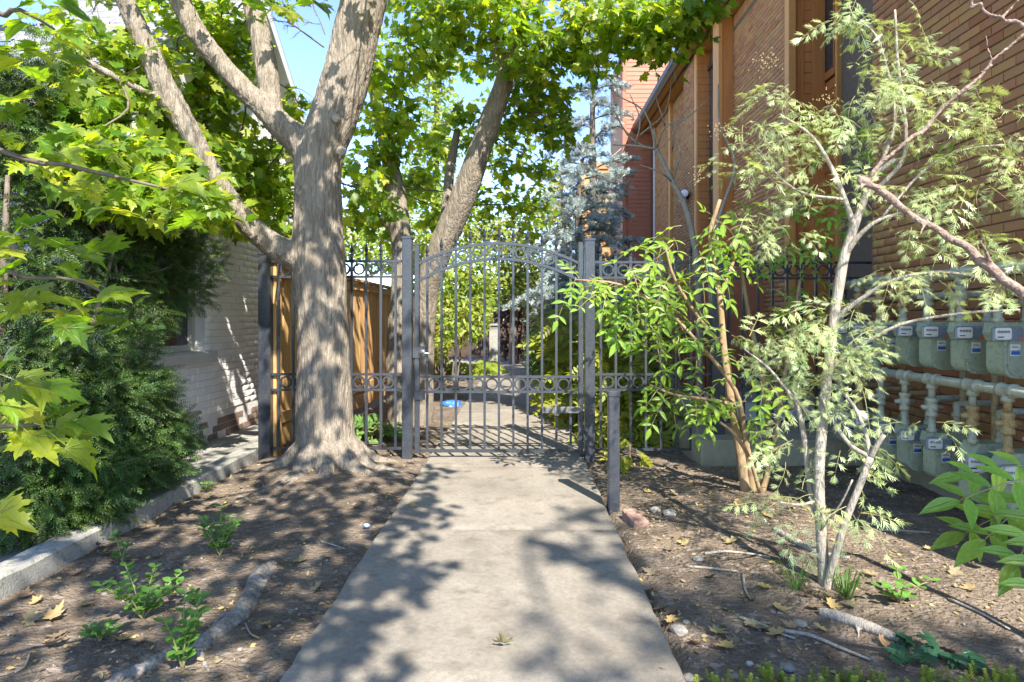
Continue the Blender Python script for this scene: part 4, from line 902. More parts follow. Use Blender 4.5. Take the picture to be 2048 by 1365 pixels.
# dead twigs hanging in the gap of sky
m = MB(); rr = random.Random(5)
def dead_twig(m, p, d, L_, r, depth=0):
    q = p + d*L_; k = p.lerp(q, .5) + Vector((rr.gauss(0, .03), rr.gauss(0, .03), rr.gauss(0, .03)))*L_*3; m.tube([p, k, q], [r, r*.8, r*.55], 4, 2)
    if depth < 3:
        for _ in range(3): dead_twig(m, p.lerp(q, rr.uniform(.35, 1)), (d + Vector((rr.gauss(0, .6), rr.gauss(0, .4), rr.gauss(0, .5)))).normalized(), L_*rr.uniform(.4, .65), r*.6, depth+1)
dead_twig(m, px(648, 95, TY-.1), Vector((-.8, -.1, .55)).normalized(), .36, .008); dead_twig(m, px(650, 70, TY-.1), Vector((-.3, -.1, .7)).normalized(), .22, .006)
dead_twig(m, px(270, 10, TY-.6), Vector((-.9, 0, .1)).normalized(), .3, .007); dead_twig(m, px(300, 120, TY-.58), Vector((-.7, -.1, -.3)).normalized(), .35, .007)
o = place('twigs', m.mesh('twigs', M_twig), maple); o['kind'] = 'stuff'

# --- second maple behind the gate, two leaning stems
maple2 = thing('maple_tree', 'two-stemmed maple leaning right just behind the gate', 'tree', (-1.5, 8.0, 0))
s1 = limb([(818, 885, 8.0, 110), (808, 840, 8.0, 80), (798, 780, 8.0, 62), (795, 700, 8.0, 52), (800, 600, 8.0, 46), (804, 520, 8.0, 46), (798, 440, 8.0, 50), (790, 380, 8.05, 46), (775, 300, 8.1, 36), (750, 180, 8.2, 28), (735, 60, 8.3, 22)])
s2 = limb([(826, 880, 7.95, 90), (836, 830, 7.9, 70), (842, 740, 7.85, 60), (846, 640, 7.8, 58), (858, 560, 7.7, 58), (884, 490, 7.6, 60), (918, 415, 7.5, 60), (946, 340, 7.4, 56), (974, 260, 7.3, 52), (1004, 180, 7.2, 46), (1018, 140, 7.2, 44), (1034, 80, 7.1, 30), (1060, -40, 7.0, 24), (1080, -160, 6.9, 16)])
s3 = limb([(1010, 165, 7.2, 36), (998, 110, 7.25, 34), (990, 40, 7.3, 28), (985, -80, 7.3, 20)]); s4 = limb([(890, 480, 7.6, 30), (893, 420, 7.75, 26), (900, 340, 7.9, 22), (915, 260, 8.1, 18)])
s5 = limb([(795, 470, 8.0, 30), (772, 430, 8.1, 26), (765, 370, 8.2, 22), (745, 300, 8.3, 18)]); s6 = limb([(1015, 150, 7.2, 22), (1080, 90, 6.9, 18), (1170, 50, 6.6, 13), (1270, 30, 6.4, 10)])
wood(maple2, 'trunk', [thin(t, .86) for t in (s1, s2, s3, s4, s5, s6)], M_bark, 0.02, 0.006, 12, 24)
MB2 = [pblob(*a) for a in (
    (745, 130, 7.6, 55, 100, .7, 230), (790, 240, 8.0, 75, 75, .8, 260), (740, 330, 7.8, 50, 70, .6, 170), (830, 110, 7.4, 60, 70, .8, 190), (860, 30, 7.0, 90, 40, .8, 260), (980, 30, 6.8, 90, 40, .7, 280), (935, 110, 7.6, 45, 40, .6, 100),
    (950, 240, 8.2, 45, 60, .6, 120), (1070, 110, 6.9, 70, 60, .7, 260), (1090, 200, 7.3, 55, 55, .6, 190), (1150, 60, 6.6, 70, 60, .6, 230), (1250, 50, 6.4, 80, 48, .6, 260), (1350, 50, 6.2, 70, 44, .5, 230), (1400, 30, 6.1, 50, 30, .4, 110), (1310, 100, 6.3, 50, 30, .4, 90),
    (1040, 240, 7.8, 50, 45, .6, 120), (1110, 270, 7.4, 34, 38, .4, 75), (1020, 330, 8.6, 60, 50, .6, 140), (870, 300, 8.8, 50, 55, .6, 120), (830, 380, 9.0, 50, 50, .6, 120), (960, 400, 9.2, 60, 50, .6, 130), (1050, 420, 9.0, 45, 50, .5, 95), (750, 430, 8.4, 40, 50, .5, 90),
    (880, 430, 9.4, 40, 40, .5, 60), (780, 480, 8.8, 40, 30, .4, 50), (1190, 130, 6.7, 40, 30, .4, 60), (1000, -80, 6.8, 380, 60, .9, 200), (1080, 340, 8.2, 24, 34, .4, 45))]
branchlets(maple2, MB2, [p for s in (s1, s2, s3, s4, s5, s6) for p in s[0][4:]] + s6[0])
MB2 = [(c, r, int(n*1.4)) for c, r, n in MB2]
Mx, Sz = maple_leaves(MB2, 0.08, 0.125)
pieces_mix(maple2, 'leaf', MAPLE_VS, Mx, Sz, M_leaf, 300, 'crown', False)

# --- maple behind the viewer: its crown throws the dappled shade, its low boughs hang into the picture
maple3 = thing('maple_tree', 'maple rooted out of view whose low boughs hang in at the left edge', 'tree', (-3.6, -0.9, 0))
tr3 = ([Vector((-3.6, -.9, -.1)), Vector((-3.6, -.9, .4)), Vector((-3.5, -.9, 1.5)), Vector((-3.3, -1.0, 3.0)), Vector((-2.6, -1.2, 4.4)), Vector((-1.2, -1.4, 5.2)), Vector((0.3, -1.4, 5.6))], [.30, .22, .18, .16, .13, .09, .05])
lb = [([Vector((-3.5, -.9, 1.5)), Vector((-3.1, 0.3, 2.0)), px(-140, 420, 1.9), px(20, 545, 1.95), px(150, 560, 2.0), px(230, 600, 2.05)], [.06, .035, .012, .007, .005, .003]),
      ([Vector((-3.5, -.9, 1.3)), Vector((-2.8, .2, 1.3)), px(-220, 800, 1.5), px(-30, 850, 1.5), px(80, 850, 1.52)], [.05, .03, .010, .006, .003]),
      ([Vector((-3.3, -1.0, 3.0)), Vector((-2.8, .6, 3.2)), px(-160, -60, 2.1), px(40, 20, 2.15), px(110, 60, 2.2)], [.05, .03, .012, .007, .003]),
      ([Vector((-3.3, -.9, 2.4)), Vector((-2.9, .7, 2.4)), px(-60, 280, 2.5), px(130, 330, 2.55), px(300, 370, 2.6), px(430, 400, 2.65)], [.05, .03, .012, .009, .006, .003]),
      ([Vector((-2.6, -1.2, 4.4)), Vector((-1.6, .9, 3.4)), px(470, -90, 2.3), px(540, -20, 2.35), px(620, -10, 2.4)], [.05, .03, .012, .007, .003])]
wood(maple3, 'trunk', [tr3], M_bark, 0.04, 0.008, 10)
m = MB()
for p, r in lb: m.tube(p, r, 6, 4)
place('bough', m.mesh('bough', M_twig, True), maple3)
near = []      # hand-placed hanging leaves: x, y, Y, length, tip direction (screen), face tilt
def hang(spots, Y, s0, s1):
    sp2 = list(spots) + [(x + random.uniform(-34, 34), y + random.uniform(-26, 26), tx + random.uniform(-.5, .5), ty + random.uniform(-.4, .4)) for x, y, tx, ty in spots if random.random() < .75]
    for (x, y, tx, ty) in sp2:
        p = px(x, y, Y + random.uniform(-.14, .2)); tip = Vector((tx, random.uniform(-.45, .1), ty)); nrm = Vector((random.uniform(-.55, .55), random.uniform(-.65, .15), random.uniform(.5, 1)))
        near.append((p, nrm, tip, random.uniform(s0*.72, s1*.92)))
hang([(40, 520, .6, -.5), (95, 490, .7, .2), (120, 530, .8, -.5), (20, 470, .4, -.7), (160, 560, .9, -.3), (80, 570, .2, -.9), (190, 595, .8, -.5), (140, 620, .1, -1), (210, 640, 1, -.1), (130, 655, .9, -.35), (60, 610, -.2, -.9), (10, 560, -.3, -.8), (180, 520, .9, .1), (50, 450, .7, .2), (235, 600, .95, -.25), (175, 640, -.1, -1), (110, 590, .6, -.7), (5, 500, .5, -.6), (150, 500, .8, -.2)], 1.95, .095, .135)
hang([(30, 760, .9, .2), (80, 800, .8, -.2), (20, 830, .6, -.6), (110, 830, .9, -.4), (60, 870, .5, -.8), (130, 875, .8, -.5), (0, 800, .5, -.3), (90, 770, .8, .4), (10, 890, .3, -.9), (150, 845, 1, -.2), (-10, 740, .6, .3), (40, 815, .9, -.1), (5, 1000, .5, -.6), (-10, 1030, .6, -.3)], 1.5, .095, .13)
hang([(60, 10, .2, -.9), (100, 30, .4, -.9), (130, 70, .5, -.8), (70, 90, -.1, -1), (30, 130, -.4, -.8), (90, 130, .3, -.9), (40, 40, -.3, -.9), (140, 10, .7, -.6), (20, 190, -.2, -.9), (70, 180, .2, -1), (110, 110, .6, -.7), (10, 90, -.5, -.6), (160, 40, .8, -.4), (50, 220, .3, -.9)], 2.15, .10, .14)
hang([(180, 290, .7, -.4), (230, 300, .8, -.5), (200, 340, .3, -.9), (260, 350, .9, -.3), (300, 330, .8, -.4), (330, 370, .8, -.5), (290, 400, .2, -1), (360, 390, .9, -.4), (250, 390, .1, -1), (400, 400, .9, -.3), (340, 420, .2, -1), (420, 420, .8, -.6), (380, 440, .1, -1), (170, 380, -.2, -1), (140, 320, .4, -.8), (440, 400, 1, -.2), (310, 440, .5, -.8), (220, 420, .3, -.9), (270, 300, .8, .1), (120, 280, .6, -.3), (350, 340, .8, 0), (410, 375, .9, .1), (100, 360, .2, -.9), (60, 330, .5, -.7), (30, 300, .6, -.5), (90, 420, .4, -.8)], 2.6, .10, .145)
hang([(500, 10, .1, -1), (520, -5, .5, -.8), (540, 20, .2, -1), (610, 0, .2, -1), (635, 5, .5, -.9), (480, -10, -.4, -.9), (590, -12, -.2, -.9)], 2.35, .09, .12)
Mx = frames([n[0] for n in near], [n[1] for n in near], [n[2] for n in near], [n[3] for n in near])
pieces_mix(maple3, 'leaf', MAPLE_BVS, Mx, np.array([n[3] for n in near]), [M_leaf, M_vein], 300, 'crown')
# crown over and behind the viewer; where its shade falls is set by the sun
def shade(x, y, h, rx, ry, rh, n):
    return (Vector((x + .37*h, y - .89*h, h)), (rx, ry, rh), n)
MB3 = [shade(*a) for a in ((-1.55, 4.9, 4.6, .75, .55, .25, 210), (-1.3, 3.9, 4.8, .75, .6, .25, 230), (-1.9, 3.4, 5.0, .6, .7, .3, 230), (-1.0, 2.9, 4.7, .45, .6, .25, 210), (-1.6, 2.3, 4.8, .8, .5, .25, 240), (-.75, 2.2, 4.7, .32, .45, .2, 120), (-.78, 4.2, 4.6, .25, .6, .2, 105), (-.75, 3.2, 4.7, .28, .4, .2, 100), (-2.6, 3.6, 5.2, .5, 1.0, .3, 240), (-2.9, 5.2, 5.2, .6, .8, .3, 240), (-.85, 5.1, 4.5, .25, .3, .2, 50), (-2.25, 6.2, 5, .35, .5, .3, 150), (-2.6, 7.2, 5.2, .45, .6, .3, 210), (-2.0, 5.6, 4.8, .4, .3, .25, 90), (-1.0, 6.7, 5, .5, .6, .3, 140), (-3.6, 7.4, 5.5, .6, 1, .3, 18))]
MB3 = [(c, r, int(n*(.66 if c.x < .45 else .85))) for c, r, n in MB3]
branchlets(maple3, MB3, tr3[0][4:], 0.02, 4)
Mx, Sz = maple_leaves(MB3, .08, .125, 3); o = place('crown', joined('crown', MAPLE_V[0], MAPLE_V[1], Mx, None, M_leaf), maple3); o['kind'] = 'stuff'
ash = thing('street_tree', 'tree rooted out of view behind the walk that shades its right side', 'tree', (4.8, -5.2, 0))
tr4 = ([Vector((4.8, -5.2, -.1)), Vector((4.8, -5.2, .5)), Vector((4.7, -5.1, 3)), Vector((4.4, -4.9, 5.5)), Vector((3.9, -4.5, 7.5)), Vector((3.2, -4.0, 8.6))], [.34, .26, .22, .17, .11, .05])
wood(ash, 'trunk', [tr4], M_bark, 0.05, 0.008, 10)
MB4 = [shade(*a) for a in ((.85, 2.3, 8.4, .5, .45, .3, 120), (1.5, 2.15, 8.2, .8, .4, .3, 200), (2.4, 1.9, 8.0, .8, .5, .3, 330), (.48, 3.3, 8.6, .22, .4, .25, 55), (.45, 4.1, 8.6, .16, .35, .25, 30), (1.0, 2.9, 8.2, .35, .25, .25, 70), (.6, 1.6, 8.4, .7, .5, .3, 150), (.12, 2.5, 8.4, .12, .3, .2, 12))]
branchlets(ash, MB4, tr4[0][3:], 0.03, 4)
Mx, Sz = maple_leaves(MB4, .08, .13, 3); o = place('crown', joined('crown', MAPLE_V[0], MAPLE_V[1], Mx, None, M_leaf), ash); o['kind'] = 'stuff'

# ------------------------------------------------------------------ yew
def needle_spray(n=46, L_=1.0, nl=0.21, w=0.019):
    V = []; Fc = []
    for i in range(n):
        t = (i + .5)/n; a = i*2.4; p = np.array([0, t*L_, -.12*t*t]); d = np.array([math.cos(a)*.95, .45 + .4*t, math.sin(a)*.7]); d = d/np.linalg.norm(d)
        s = np.cross(d, [0.2, .1, 1.0]); s = s/np.linalg.norm(s)*w; ln_ = nl*(1.15 - .5*t); o = len(V); k = p + d*ln_*.55
        V += [tuple(p), tuple(k + s), tuple(p + d*ln_), tuple(k - s)]; Fc.append((o, o+1, o+2, o+3))
    return V, Fc
YEW_V = needle_spray()
yew = thing('yew_shrub', 'dense dark green yew shrub against the white house', 'shrub', (-3.3, 3.9, 0))
YB = [pblob(*a) for a in (
    (60, 190, 4.4, 60, 70, .4, 230), (-10, 170, 4.3, 60, 80, .4, 200), (30, 290, 4.3, 80, 70, .5, 330), (110, 350, 4.5, 70, 70, .5, 260), (160, 290, 4.7, 50, 50, .4, 120), (210, 430, 4.9, 70, 60, .4, 190), (330, 470, 5.2, 60, 60, .4, 130), (390, 520, 5.3, 38, 55, .3, 80), (360, 580, 5.2, 55, 45, .35, 110), (270, 520, 4.9, 80, 60, .5, 190),
    (60, 430, 4.3, 80, 80, .5, 320), (160, 540, 4.5, 100, 70, .6, 320), (40, 600, 4.1, 80, 90, .5, 320), (180, 690, 4.3, 100, 80, .5, 330), (270, 640, 4.6, 50, 50, .3, 90), (60, 760, 3.9, 90, 90, .5, 330), (200, 800, 4.2, 110, 80, .5, 420), (280, 790, 4.4, 50, 70, .3, 170),
    (310, 880, 4.5, 60, 60, .35, 210), (210, 920, 4.1, 110, 70, .45, 400), (90, 900, 3.8, 110, 80, .45, 380), (60, 1010, 3.55, 100, 60, .3, 260), (180, 1000, 3.8, 90, 45, .3, 190), (-60, 700, 3.9, 80, 260, .6, 420), (120, 110, 4.5, 26, 40, .3, 26), (300, 950, 4.35, 40, 35, .25, 90))]
YB = [(Vector((min(c.x, -2.5 - r[0]*.55), c.y, c.z)), r, int(n*2.1)) for c, r, n in YB]
P = []; D = []
for c, r, n in YB:
    p, d = blob_points(c, r, n, .38); P.append(p); D.append(d)
P = np.concatenate(P); D = np.concatenate(D); ok = P[:, 2] > 0.06; P = P[ok]; D = D[ok]
Mx = frames(P, np.array([0, -.2, .8]) + RNG.normal(size=P.shape)*.35 + D*.2, D*.9 + np.array([.12, -.3, .15]) + RNG.normal(size=P.shape)*.4, RNG.uniform(.10, .17, len(P)))
o = place('crown', joined('crown', YEW_V[0], YEW_V[1], Mx, None, M_yew), yew); o['kind'] = 'stuff'
m = MB()
for (x, y, hx, hy, hz, r) in ((-3.15, 3.75, -3.2, 3.9, 2.2, .05), (-3.0, 4.0, -2.9, 4.5, 1.9, .04), (-3.3, 3.6, -3.7, 3.7, 2.6, .05), (-2.95, 3.55, -2.85, 3.4, 1.2, .03)):
    m.tube([(x, y, -.1), (x-.03, y, .5), ((x+hx)/2, (y+hy)/2, hz*.6), (hx, hy, hz)], [r, r*.85, r*.6, r*.25], 8, 4)
place('trunk', m.mesh('trunk', M_twig, True), yew)
branchlets(yew, YB, [(-3.15, 3.8, .5), (-3.0, 4.1, .9), (-3.2, 3.9, 1.6), (-3.4, 3.7, 2.0), (-2.9, 4.5, 1.6)], .011, 4, sag=.02)

# ------------------------------------------------------------------ blue cedar and the garden beyond the gate
def tuft(n=16):
    V = []; Fc = []
    for i in range(n):
        a = i*2.4; b = .25 + .75*((i*0.618) % 1); d = np.array([math.cos(a)*b, 1-.55*b, math.sin(a)*b*.9]); d = d/np.linalg.norm(d); s = np.cross(d, [.3, .2, 1]); s = s/np.linalg.norm(s)*.045; o = len(V)
        V += [tuple(-s*.4), tuple(d*.6 + s), tuple(d), tuple(d*.6 - s)]; Fc.append((o, o+1, o+2, o+3))
    return V, Fc
TUFT_V = tuft()
def cedar(label, x, Y, h, z0, spread, n_br, seed, drop=.0):
    rr = random.Random(seed); t = thing('blue_cedar', label, 'tree', (x, Y, 0)); m = MB(); tr = [Vector((x, Y, -.1)), Vector((x+.1, Y, h*.3)), Vector((x+.02, Y, h*.6)), Vector((x+.05, Y, h*.85)), Vector((x+.25, Y-.1, h))]
    w = MB(); w.tube(tr, [.14, .11, .075, .04, .01], 8, 5); place('trunk', w.mesh('trunk', M_twig, True), t); P = []; D = []
    for i in range(n_br):
        f = (i + rr.random())/n_br; z = z0 + (h*.98 - z0)*f; a = i*2.4 + rr.uniform(-.4, .4); L_ = spread*(1 - f)**.75*rr.uniform(.4, 1.25) + .2
        sl_ = rr.uniform(.1, .6); d = Vector((math.cos(a), math.sin(a), 0)); b = Vector((x + .06, Y, z)); pts = [b + d*L_*k + Vector((0, 0, L_*(sl_*k - (.45 + drop)*k*k))) for k in (0, .33, .66, 1)]
        m.tube(pts, [.022, .016, .010, .004], 5, 3)
        k = int(L_*20) + 5
        for j in range(k):
            s = .15 + .85*(j + rr.random())/k; e = s*3; q = pts[min(int(e), 2)].lerp(pts[min(int(e), 2)+1], e - int(e) if e < 3 else 1)
            sd = Vector((-d.y, d.x, 0))*rr.choice((-1, 1)); ln_ = (.34*L_*(1.05 - s) + .06)*rr.uniform(.5, 1.6); tip = q + (sd*.85 + d*.6)*ln_ + Vector((0, 0, rr.uniform(-.75, .35)*ln_)); m.tube([q, tip], [.006, .003], 3)
            for g in range(int(ln_*16) + 2):
                u = rr.random(); P.append(q.lerp(tip, u) + Vector((rr.gauss(0, .015), rr.gauss(0, .015), .02))); D.append(Vector((rr.gauss(0, .4), rr.gauss(0, .4) - .25, .8)) + sd*.4 + d*.2)
    o = place('boughs', m.mesh('boughs', M_twig), t); o['kind'] = 'stuff'
    P = np.array([tuple(p) for p in P]); D = np.array([tuple(p) for p in D])
    Mx = frames(P, RNG.normal(size=P.shape), D, RNG.uniform(.06, .11, len(P))); o = place('crown', joined('crown', TUFT_V[0], TUFT_V[1], Mx, None, M_cedar), t); o['kind'] = 'stuff'
cedar('tall silvery blue cedar rising beside the red sided tower', 1.62, 14.2, 8.4, 1.0, 1.5, 52, 4)
cedar('lower spreading blue cedar with drooping boughs over the walk beyond the gate', 1.15, 12.6, 5.0, 1.3, 1.35, 44, 8, .15)

def leafy_tree(name, label, loc, blobs, mat, s0, s1, shape=SMALL_V, cat='tree', trunk=(.12, 3.0), group=None, stems=1, sag=.05, twmat=None, up=.6, tw=3):
    t = thing(name, label, cat, loc, group); x, y, _ = loc; sk = []; m = MB(); tops = sorted(blobs, key=lambda b: -b[0].z)
    for k in range(stems):
        a = 6.28*k/max(stems, 1); o = Vector((math.cos(a), math.sin(a), 0))*(.16*(stems > 1)); top = tops[k % len(tops)][0]
        pts = [Vector((x, y, -.1)) + o, Vector((x, y, trunk[1]*.35)) + o*1.6, Vector((x, y, trunk[1])).lerp(Vector(top), .35) + o, Vector(top)]
        m.tube(pts, [trunk[0], trunk[0]*.8, trunk[0]*.55, trunk[0]*.12], 8, 4); sk += [pts[1].lerp(pts[2], u) for u in (.3, .6, 1)] + [pts[2].lerp(pts[3], u) for u in (.3, .6)]
    place('trunk', m.mesh('trunk', twmat or M_twig, True), t); branchlets(t, blobs, sk, trunk[0]*.16 + .003, tw, sag=sag, mat=twmat)
    P = []; D = []
    for c, r, n in blobs: p, d = blob_points(c, r, n, .42); P.append(p); D.append(d)
    P = np.concatenate(P); D = np.concatenate(D); ok = P[:, 2] > .02; P = P[ok]; D = D[ok]
    Mx = frames(P, D*.4 + np.array([.1, -.5, up]) + RNG.normal(size=P.shape)*.45, D*.5 + np.array([0, 0, -.4]) + RNG.normal(size=P.shape)*.7, RNG.uniform(s0, s1, len(P)))
    o = place('crown', joined('crown', shape[0], shape[1], Mx, None, mat), t); o['kind'] = 'stuff'; return t
B_ = lambda *rows: [pblob(*r) for r in rows]
leafy_tree('locust_tree', 'tall narrow yellow-green tree showing between the maple stems', (-2.2, 16, 0), B_((880, 20, 16, 50, 70, 1, 700), (870, 130, 16, 45, 80, 1, 800), (885, 250, 16, 55, 80, 1, 900), (860, 360, 16, 60, 80, 1, 900), (900, 430, 16, 60, 60, 1, 700), (840, 460, 15.5, 50, 50, 1, 500), (880, -90, 16, 60, 80, 1, 500)), M_lime, .10, .18, trunk=(.14, 4))
leafy_tree('lime_shrub', 'feathery lime green shrub with slender stems left of the walk beyond the gate', (-1.5, 12.8, 0), B_((900, 560, 12.8, 50, 60, .7, 900), (950, 540, 13, 45, 60, .7, 800), (880, 640, 12.5, 40, 60, .6, 600), (935, 640, 12.7, 45, 50, .6, 650), (965, 610, 13, 25, 50, .5, 350), (880, 700, 12, 25, 30, .4, 130)), M_lime, .07, .13, trunk=(.025, 1.4), cat='shrub', stems=7)
leafy_tree('green_tree', 'mid green tree with yellow tips filling the gap above the gate', (-.2, 18, 0), B_((1000, 480, 18, 60, 60, 1, 800), (1045, 520, 18, 50, 60, 1, 700), (960, 470, 18, 45, 50, 1, 500), (1010, 570, 18, 50, 45, 1, 600), (1060, 440, 18.5, 40, 40, 1, 350), (1070, 590, 18, 40, 40, .8, 400)), material('yellow_green_leaf', (.14, .20, .03, 1), (.24, .26, .04, 1), 2, .5, rnd=.4, hue=.02, translucent=.4), .11, .2, trunk=(.14, 3.5))
leafy_tree('golden_tree', 'golden yellow tree glimpsed behind the blue cedar', (1.6, 22, 0), B_((1125, 450, 22, 40, 50, 1, 500), (1145, 520, 22, 45, 45, 1, 500), (1100, 400, 22, 35, 50, 1, 350), (1120, 350, 22.5, 25, 40, 1, 180)), M_gold, .13, .22, trunk=(.16, 4))
leafy_tree('far_tree', 'pale green tree beyond the cedar fence left of the gate', (-5.2, 19, 0), B_((700, 470, 19, 60, 50, 1, 500), (760, 500, 19, 60, 50, 1, 600), (820, 520, 18, 50, 50, 1, 500), (640, 440, 19, 60, 60, 1, 400), (590, 400, 20, 60, 70, 1, 400)), M_lime, .13, .22, trunk=(.18, 4))
leafy_tree('wine_shrub', 'dark wine red shrub at the far end of the walk', (-.3, 19.6, 0), B_((1020, 625, 19.6, 40, 45, .8, 700), (1060, 590, 20, 45, 50, .8, 600), (1030, 690, 19.4, 45, 30, .6, 450), (1075, 640, 19.6, 30, 40, .6, 350)), M_wine, .09, .16, trunk=(.04, 1.0), cat='shrub', stems=5)
leafy_tree('far_tree', 'dark green tree closing the view behind the wine red shrub', (0.4, 27, 0), B_((1000, 600, 27, 80, 70, 1.5, 900), (1080, 560, 27, 80, 80, 1.5, 900), (930, 620, 27, 80, 70, 1.5, 800), (1150, 600, 27, 60, 60, 1.5, 700), (860, 590, 27, 80, 70, 1.5, 700), (1040, 680, 27, 120, 40, 1.5, 700)), M_green, .16, .28, trunk=(.2, 3))
leafy_tree('juniper_shrub', 'upright fresh green juniper at the right edge of the far walk', (.55, 13.4, 0), B_((1068, 690, 13.4, 22, 45, .25, 600), (1085, 660, 13.4, 20, 40, .25, 420), (1075, 730, 13.2, 28, 25, .3, 350)), material('juniper', (.07, .16, .02, 1), (.12, .23, .03, 1), 3, .5, rnd=.4, translucent=.2), .05, .10, YEW_V if False else SMALL_V, 'shrub', (.03, .8), stems=3)
FERN_V = flatten(*(lambda c: (c[0], SMALL_V, c[1]))(compound(SMALL_V, 5, 1.0, .32, .35)))
def fern(label, loc, blobs, mat, s0, s1, name='fern_shrub', limit=120, stems=5):
    t = thing(name, label, 'shrub', loc); x, y, _ = loc; m = MB()
    for c, r, n in blobs: m.tube([(x, y, -.05), Vector((x, y, .25)).lerp(c, .4), c], [.012, .009, .004], 5, 3)
    place('stem', m.mesh('stem', M_stem2, True), t); P = []; D = []
    for c, r, n in blobs: p, d = blob_points(c, r, n, .5); P.append(p); D.append(d)
    P = np.concatenate(P); D = np.concatenate(D); ok = P[:, 2] > .08; P = P[ok]; D = D[ok]; sz = RNG.uniform(s0, s1, len(P))
    Mx = frames(P, D*.2 + np.array([0, -.35, .8]) + RNG.normal(size=P.shape)*.3, D*.9 + np.array([0, -.25, -.15]) + RNG.normal(size=P.shape)*.35, sz)
    pieces(t, 'frond', FERN_V[0], FERN_V[1], Mx, sz, [mat, M_rach], limit, 'foliage', FERN_V[2])
M_chart = material('chartreuse_leaf', (.20, .24, .02, 1), (.28, .30, .03, 1), 3, .5, rnd=.3, hue=.015, translucent=.4)
fern('chartreuse ferny shrub right of the walk just behind the gate', (.95, 8.6, 0), B_((1120, 660, 8.6, 40, 40, .4, 60), (1150, 720, 8.4, 40, 50, .4, 80), (1130, 780, 8.2, 35, 40, .35, 60), (1160, 640, 9, 30, 40, .4, 40), (1150, 830, 7.6, 30, 35, .3, 40)), M_chart, .22, .36)
fern('yellow-green ferny shrub behind the iron fence right of the gate', (1.2, 7.2, 0), B_((1230, 680, 7.2, 45, 50, .35, 70), (1270, 640, 7.4, 45, 50, .35, 60), (1220, 760, 7.0, 40, 50, .35, 70), (1280, 740, 7.0, 45, 50, .35, 70), (1300, 820, 6.7, 40, 40, .3, 50), (1230, 850, 6.5, 35, 35, .3, 45), (1330, 860, 6.4, 30, 24, .2, 24)), M_chart, .20, .32)
fern('small chartreuse fern at the foot of the fence behind the bollard', (.98, 5.55, 0), B_((1255, 905, 5.5, 26, 16, .15, 16),), M_chart, .14, .2, limit=20)
fern('small fern on the soil behind the fence beside the maple trunk', (-1.35, 6.7, 0), B_((745, 865, 6.6, 30, 18, .2, 22), (760, 850, 6.9, 25, 14, .2, 14)), M_weed, .16, .26, limit=40)
m_h = []
for (x, y, r, lab) in ((940, 742, 1.0, 'lime green hosta clump at the left edge of the far walk'), (905, 738, .9, 'lime green hosta clump beside the cedar fence beyond the gate'), (975, 735, .7, 'small lime hosta clump where the far walk narrows')):
    t = thing('hosta_clump', lab, 'plant', tuple(gr(x, y+14)), 'hostas along the far walk'); c = gr(x, y+14); n = 90
    a = RNG.random(n)*6.28; q = RNG.random(n)**.6; P = np.stack([c.x + np.cos(a)*q*.55*r, c.y + np.sin(a)*q*.5*r, .08 + .22*(1-q*q) + RNG.random(n)*.04], 1); D = np.stack([np.cos(a), np.sin(a), -.3 + 0*a], 1); sz = RNG.uniform(.13, .22, n)
    pieces(t, 'leaf', OVAL_V[0], OVAL_V[1], frames(P, D*.5 + np.array([0, -.2, .9]) + RNG.normal(size=P.shape)*.2, D, sz), sz, M_lime, 90)
pp = thing('pale_pillar', 'pale stone pillar standing left of the far walk', 'pillar', (-.65, 15.6, 0))
m = MB(); m.cbox((-.78, 15.5, -.1), (-.56, 15.72, 1.15), .01); place('shaft', m.mesh('shaft', M_kerb), pp); m = MB(); m.cbox((-.81, 15.47, 1.15), (-.53, 15.75, 1.2), .01); place('cap', m.mesh('cap', M_kerb), pp)
fw = thing('garden_wall', 'brown board wall closing the far end of the garden', 'wall', (0, 22.5, 0))
for i in range(40):
    m = MB(); x = -5 + i*.2; m.cbox((x, 22.5, -.1), (x+.19, 22.53, 2.0 + random.uniform(-.01, .01)), .004); place('plank', m.mesh('plank', M_fasc), fw)

# ------------------------------------------------------------------ right: elders
def shrub_leaves(blobs, s0, s1, tilt=.35, droop=.35, front=.35):
    P = []; D = []
    for c, r, n in blobs: p, d = blob_points(c, r, n, .5); P.append(p); D.append(d)
    P = np.concatenate(P); D = np.concatenate(D); sz = RNG.uniform(s0, s1, len(P))
    return frames(P, D*.2 + np.array([0, -front, .85]) + RNG.normal(size=P.shape)*tilt, D*.8 + np.array([-.1, -.25, -droop]) + RNG.normal(size=P.shape)*.4, sz), sz
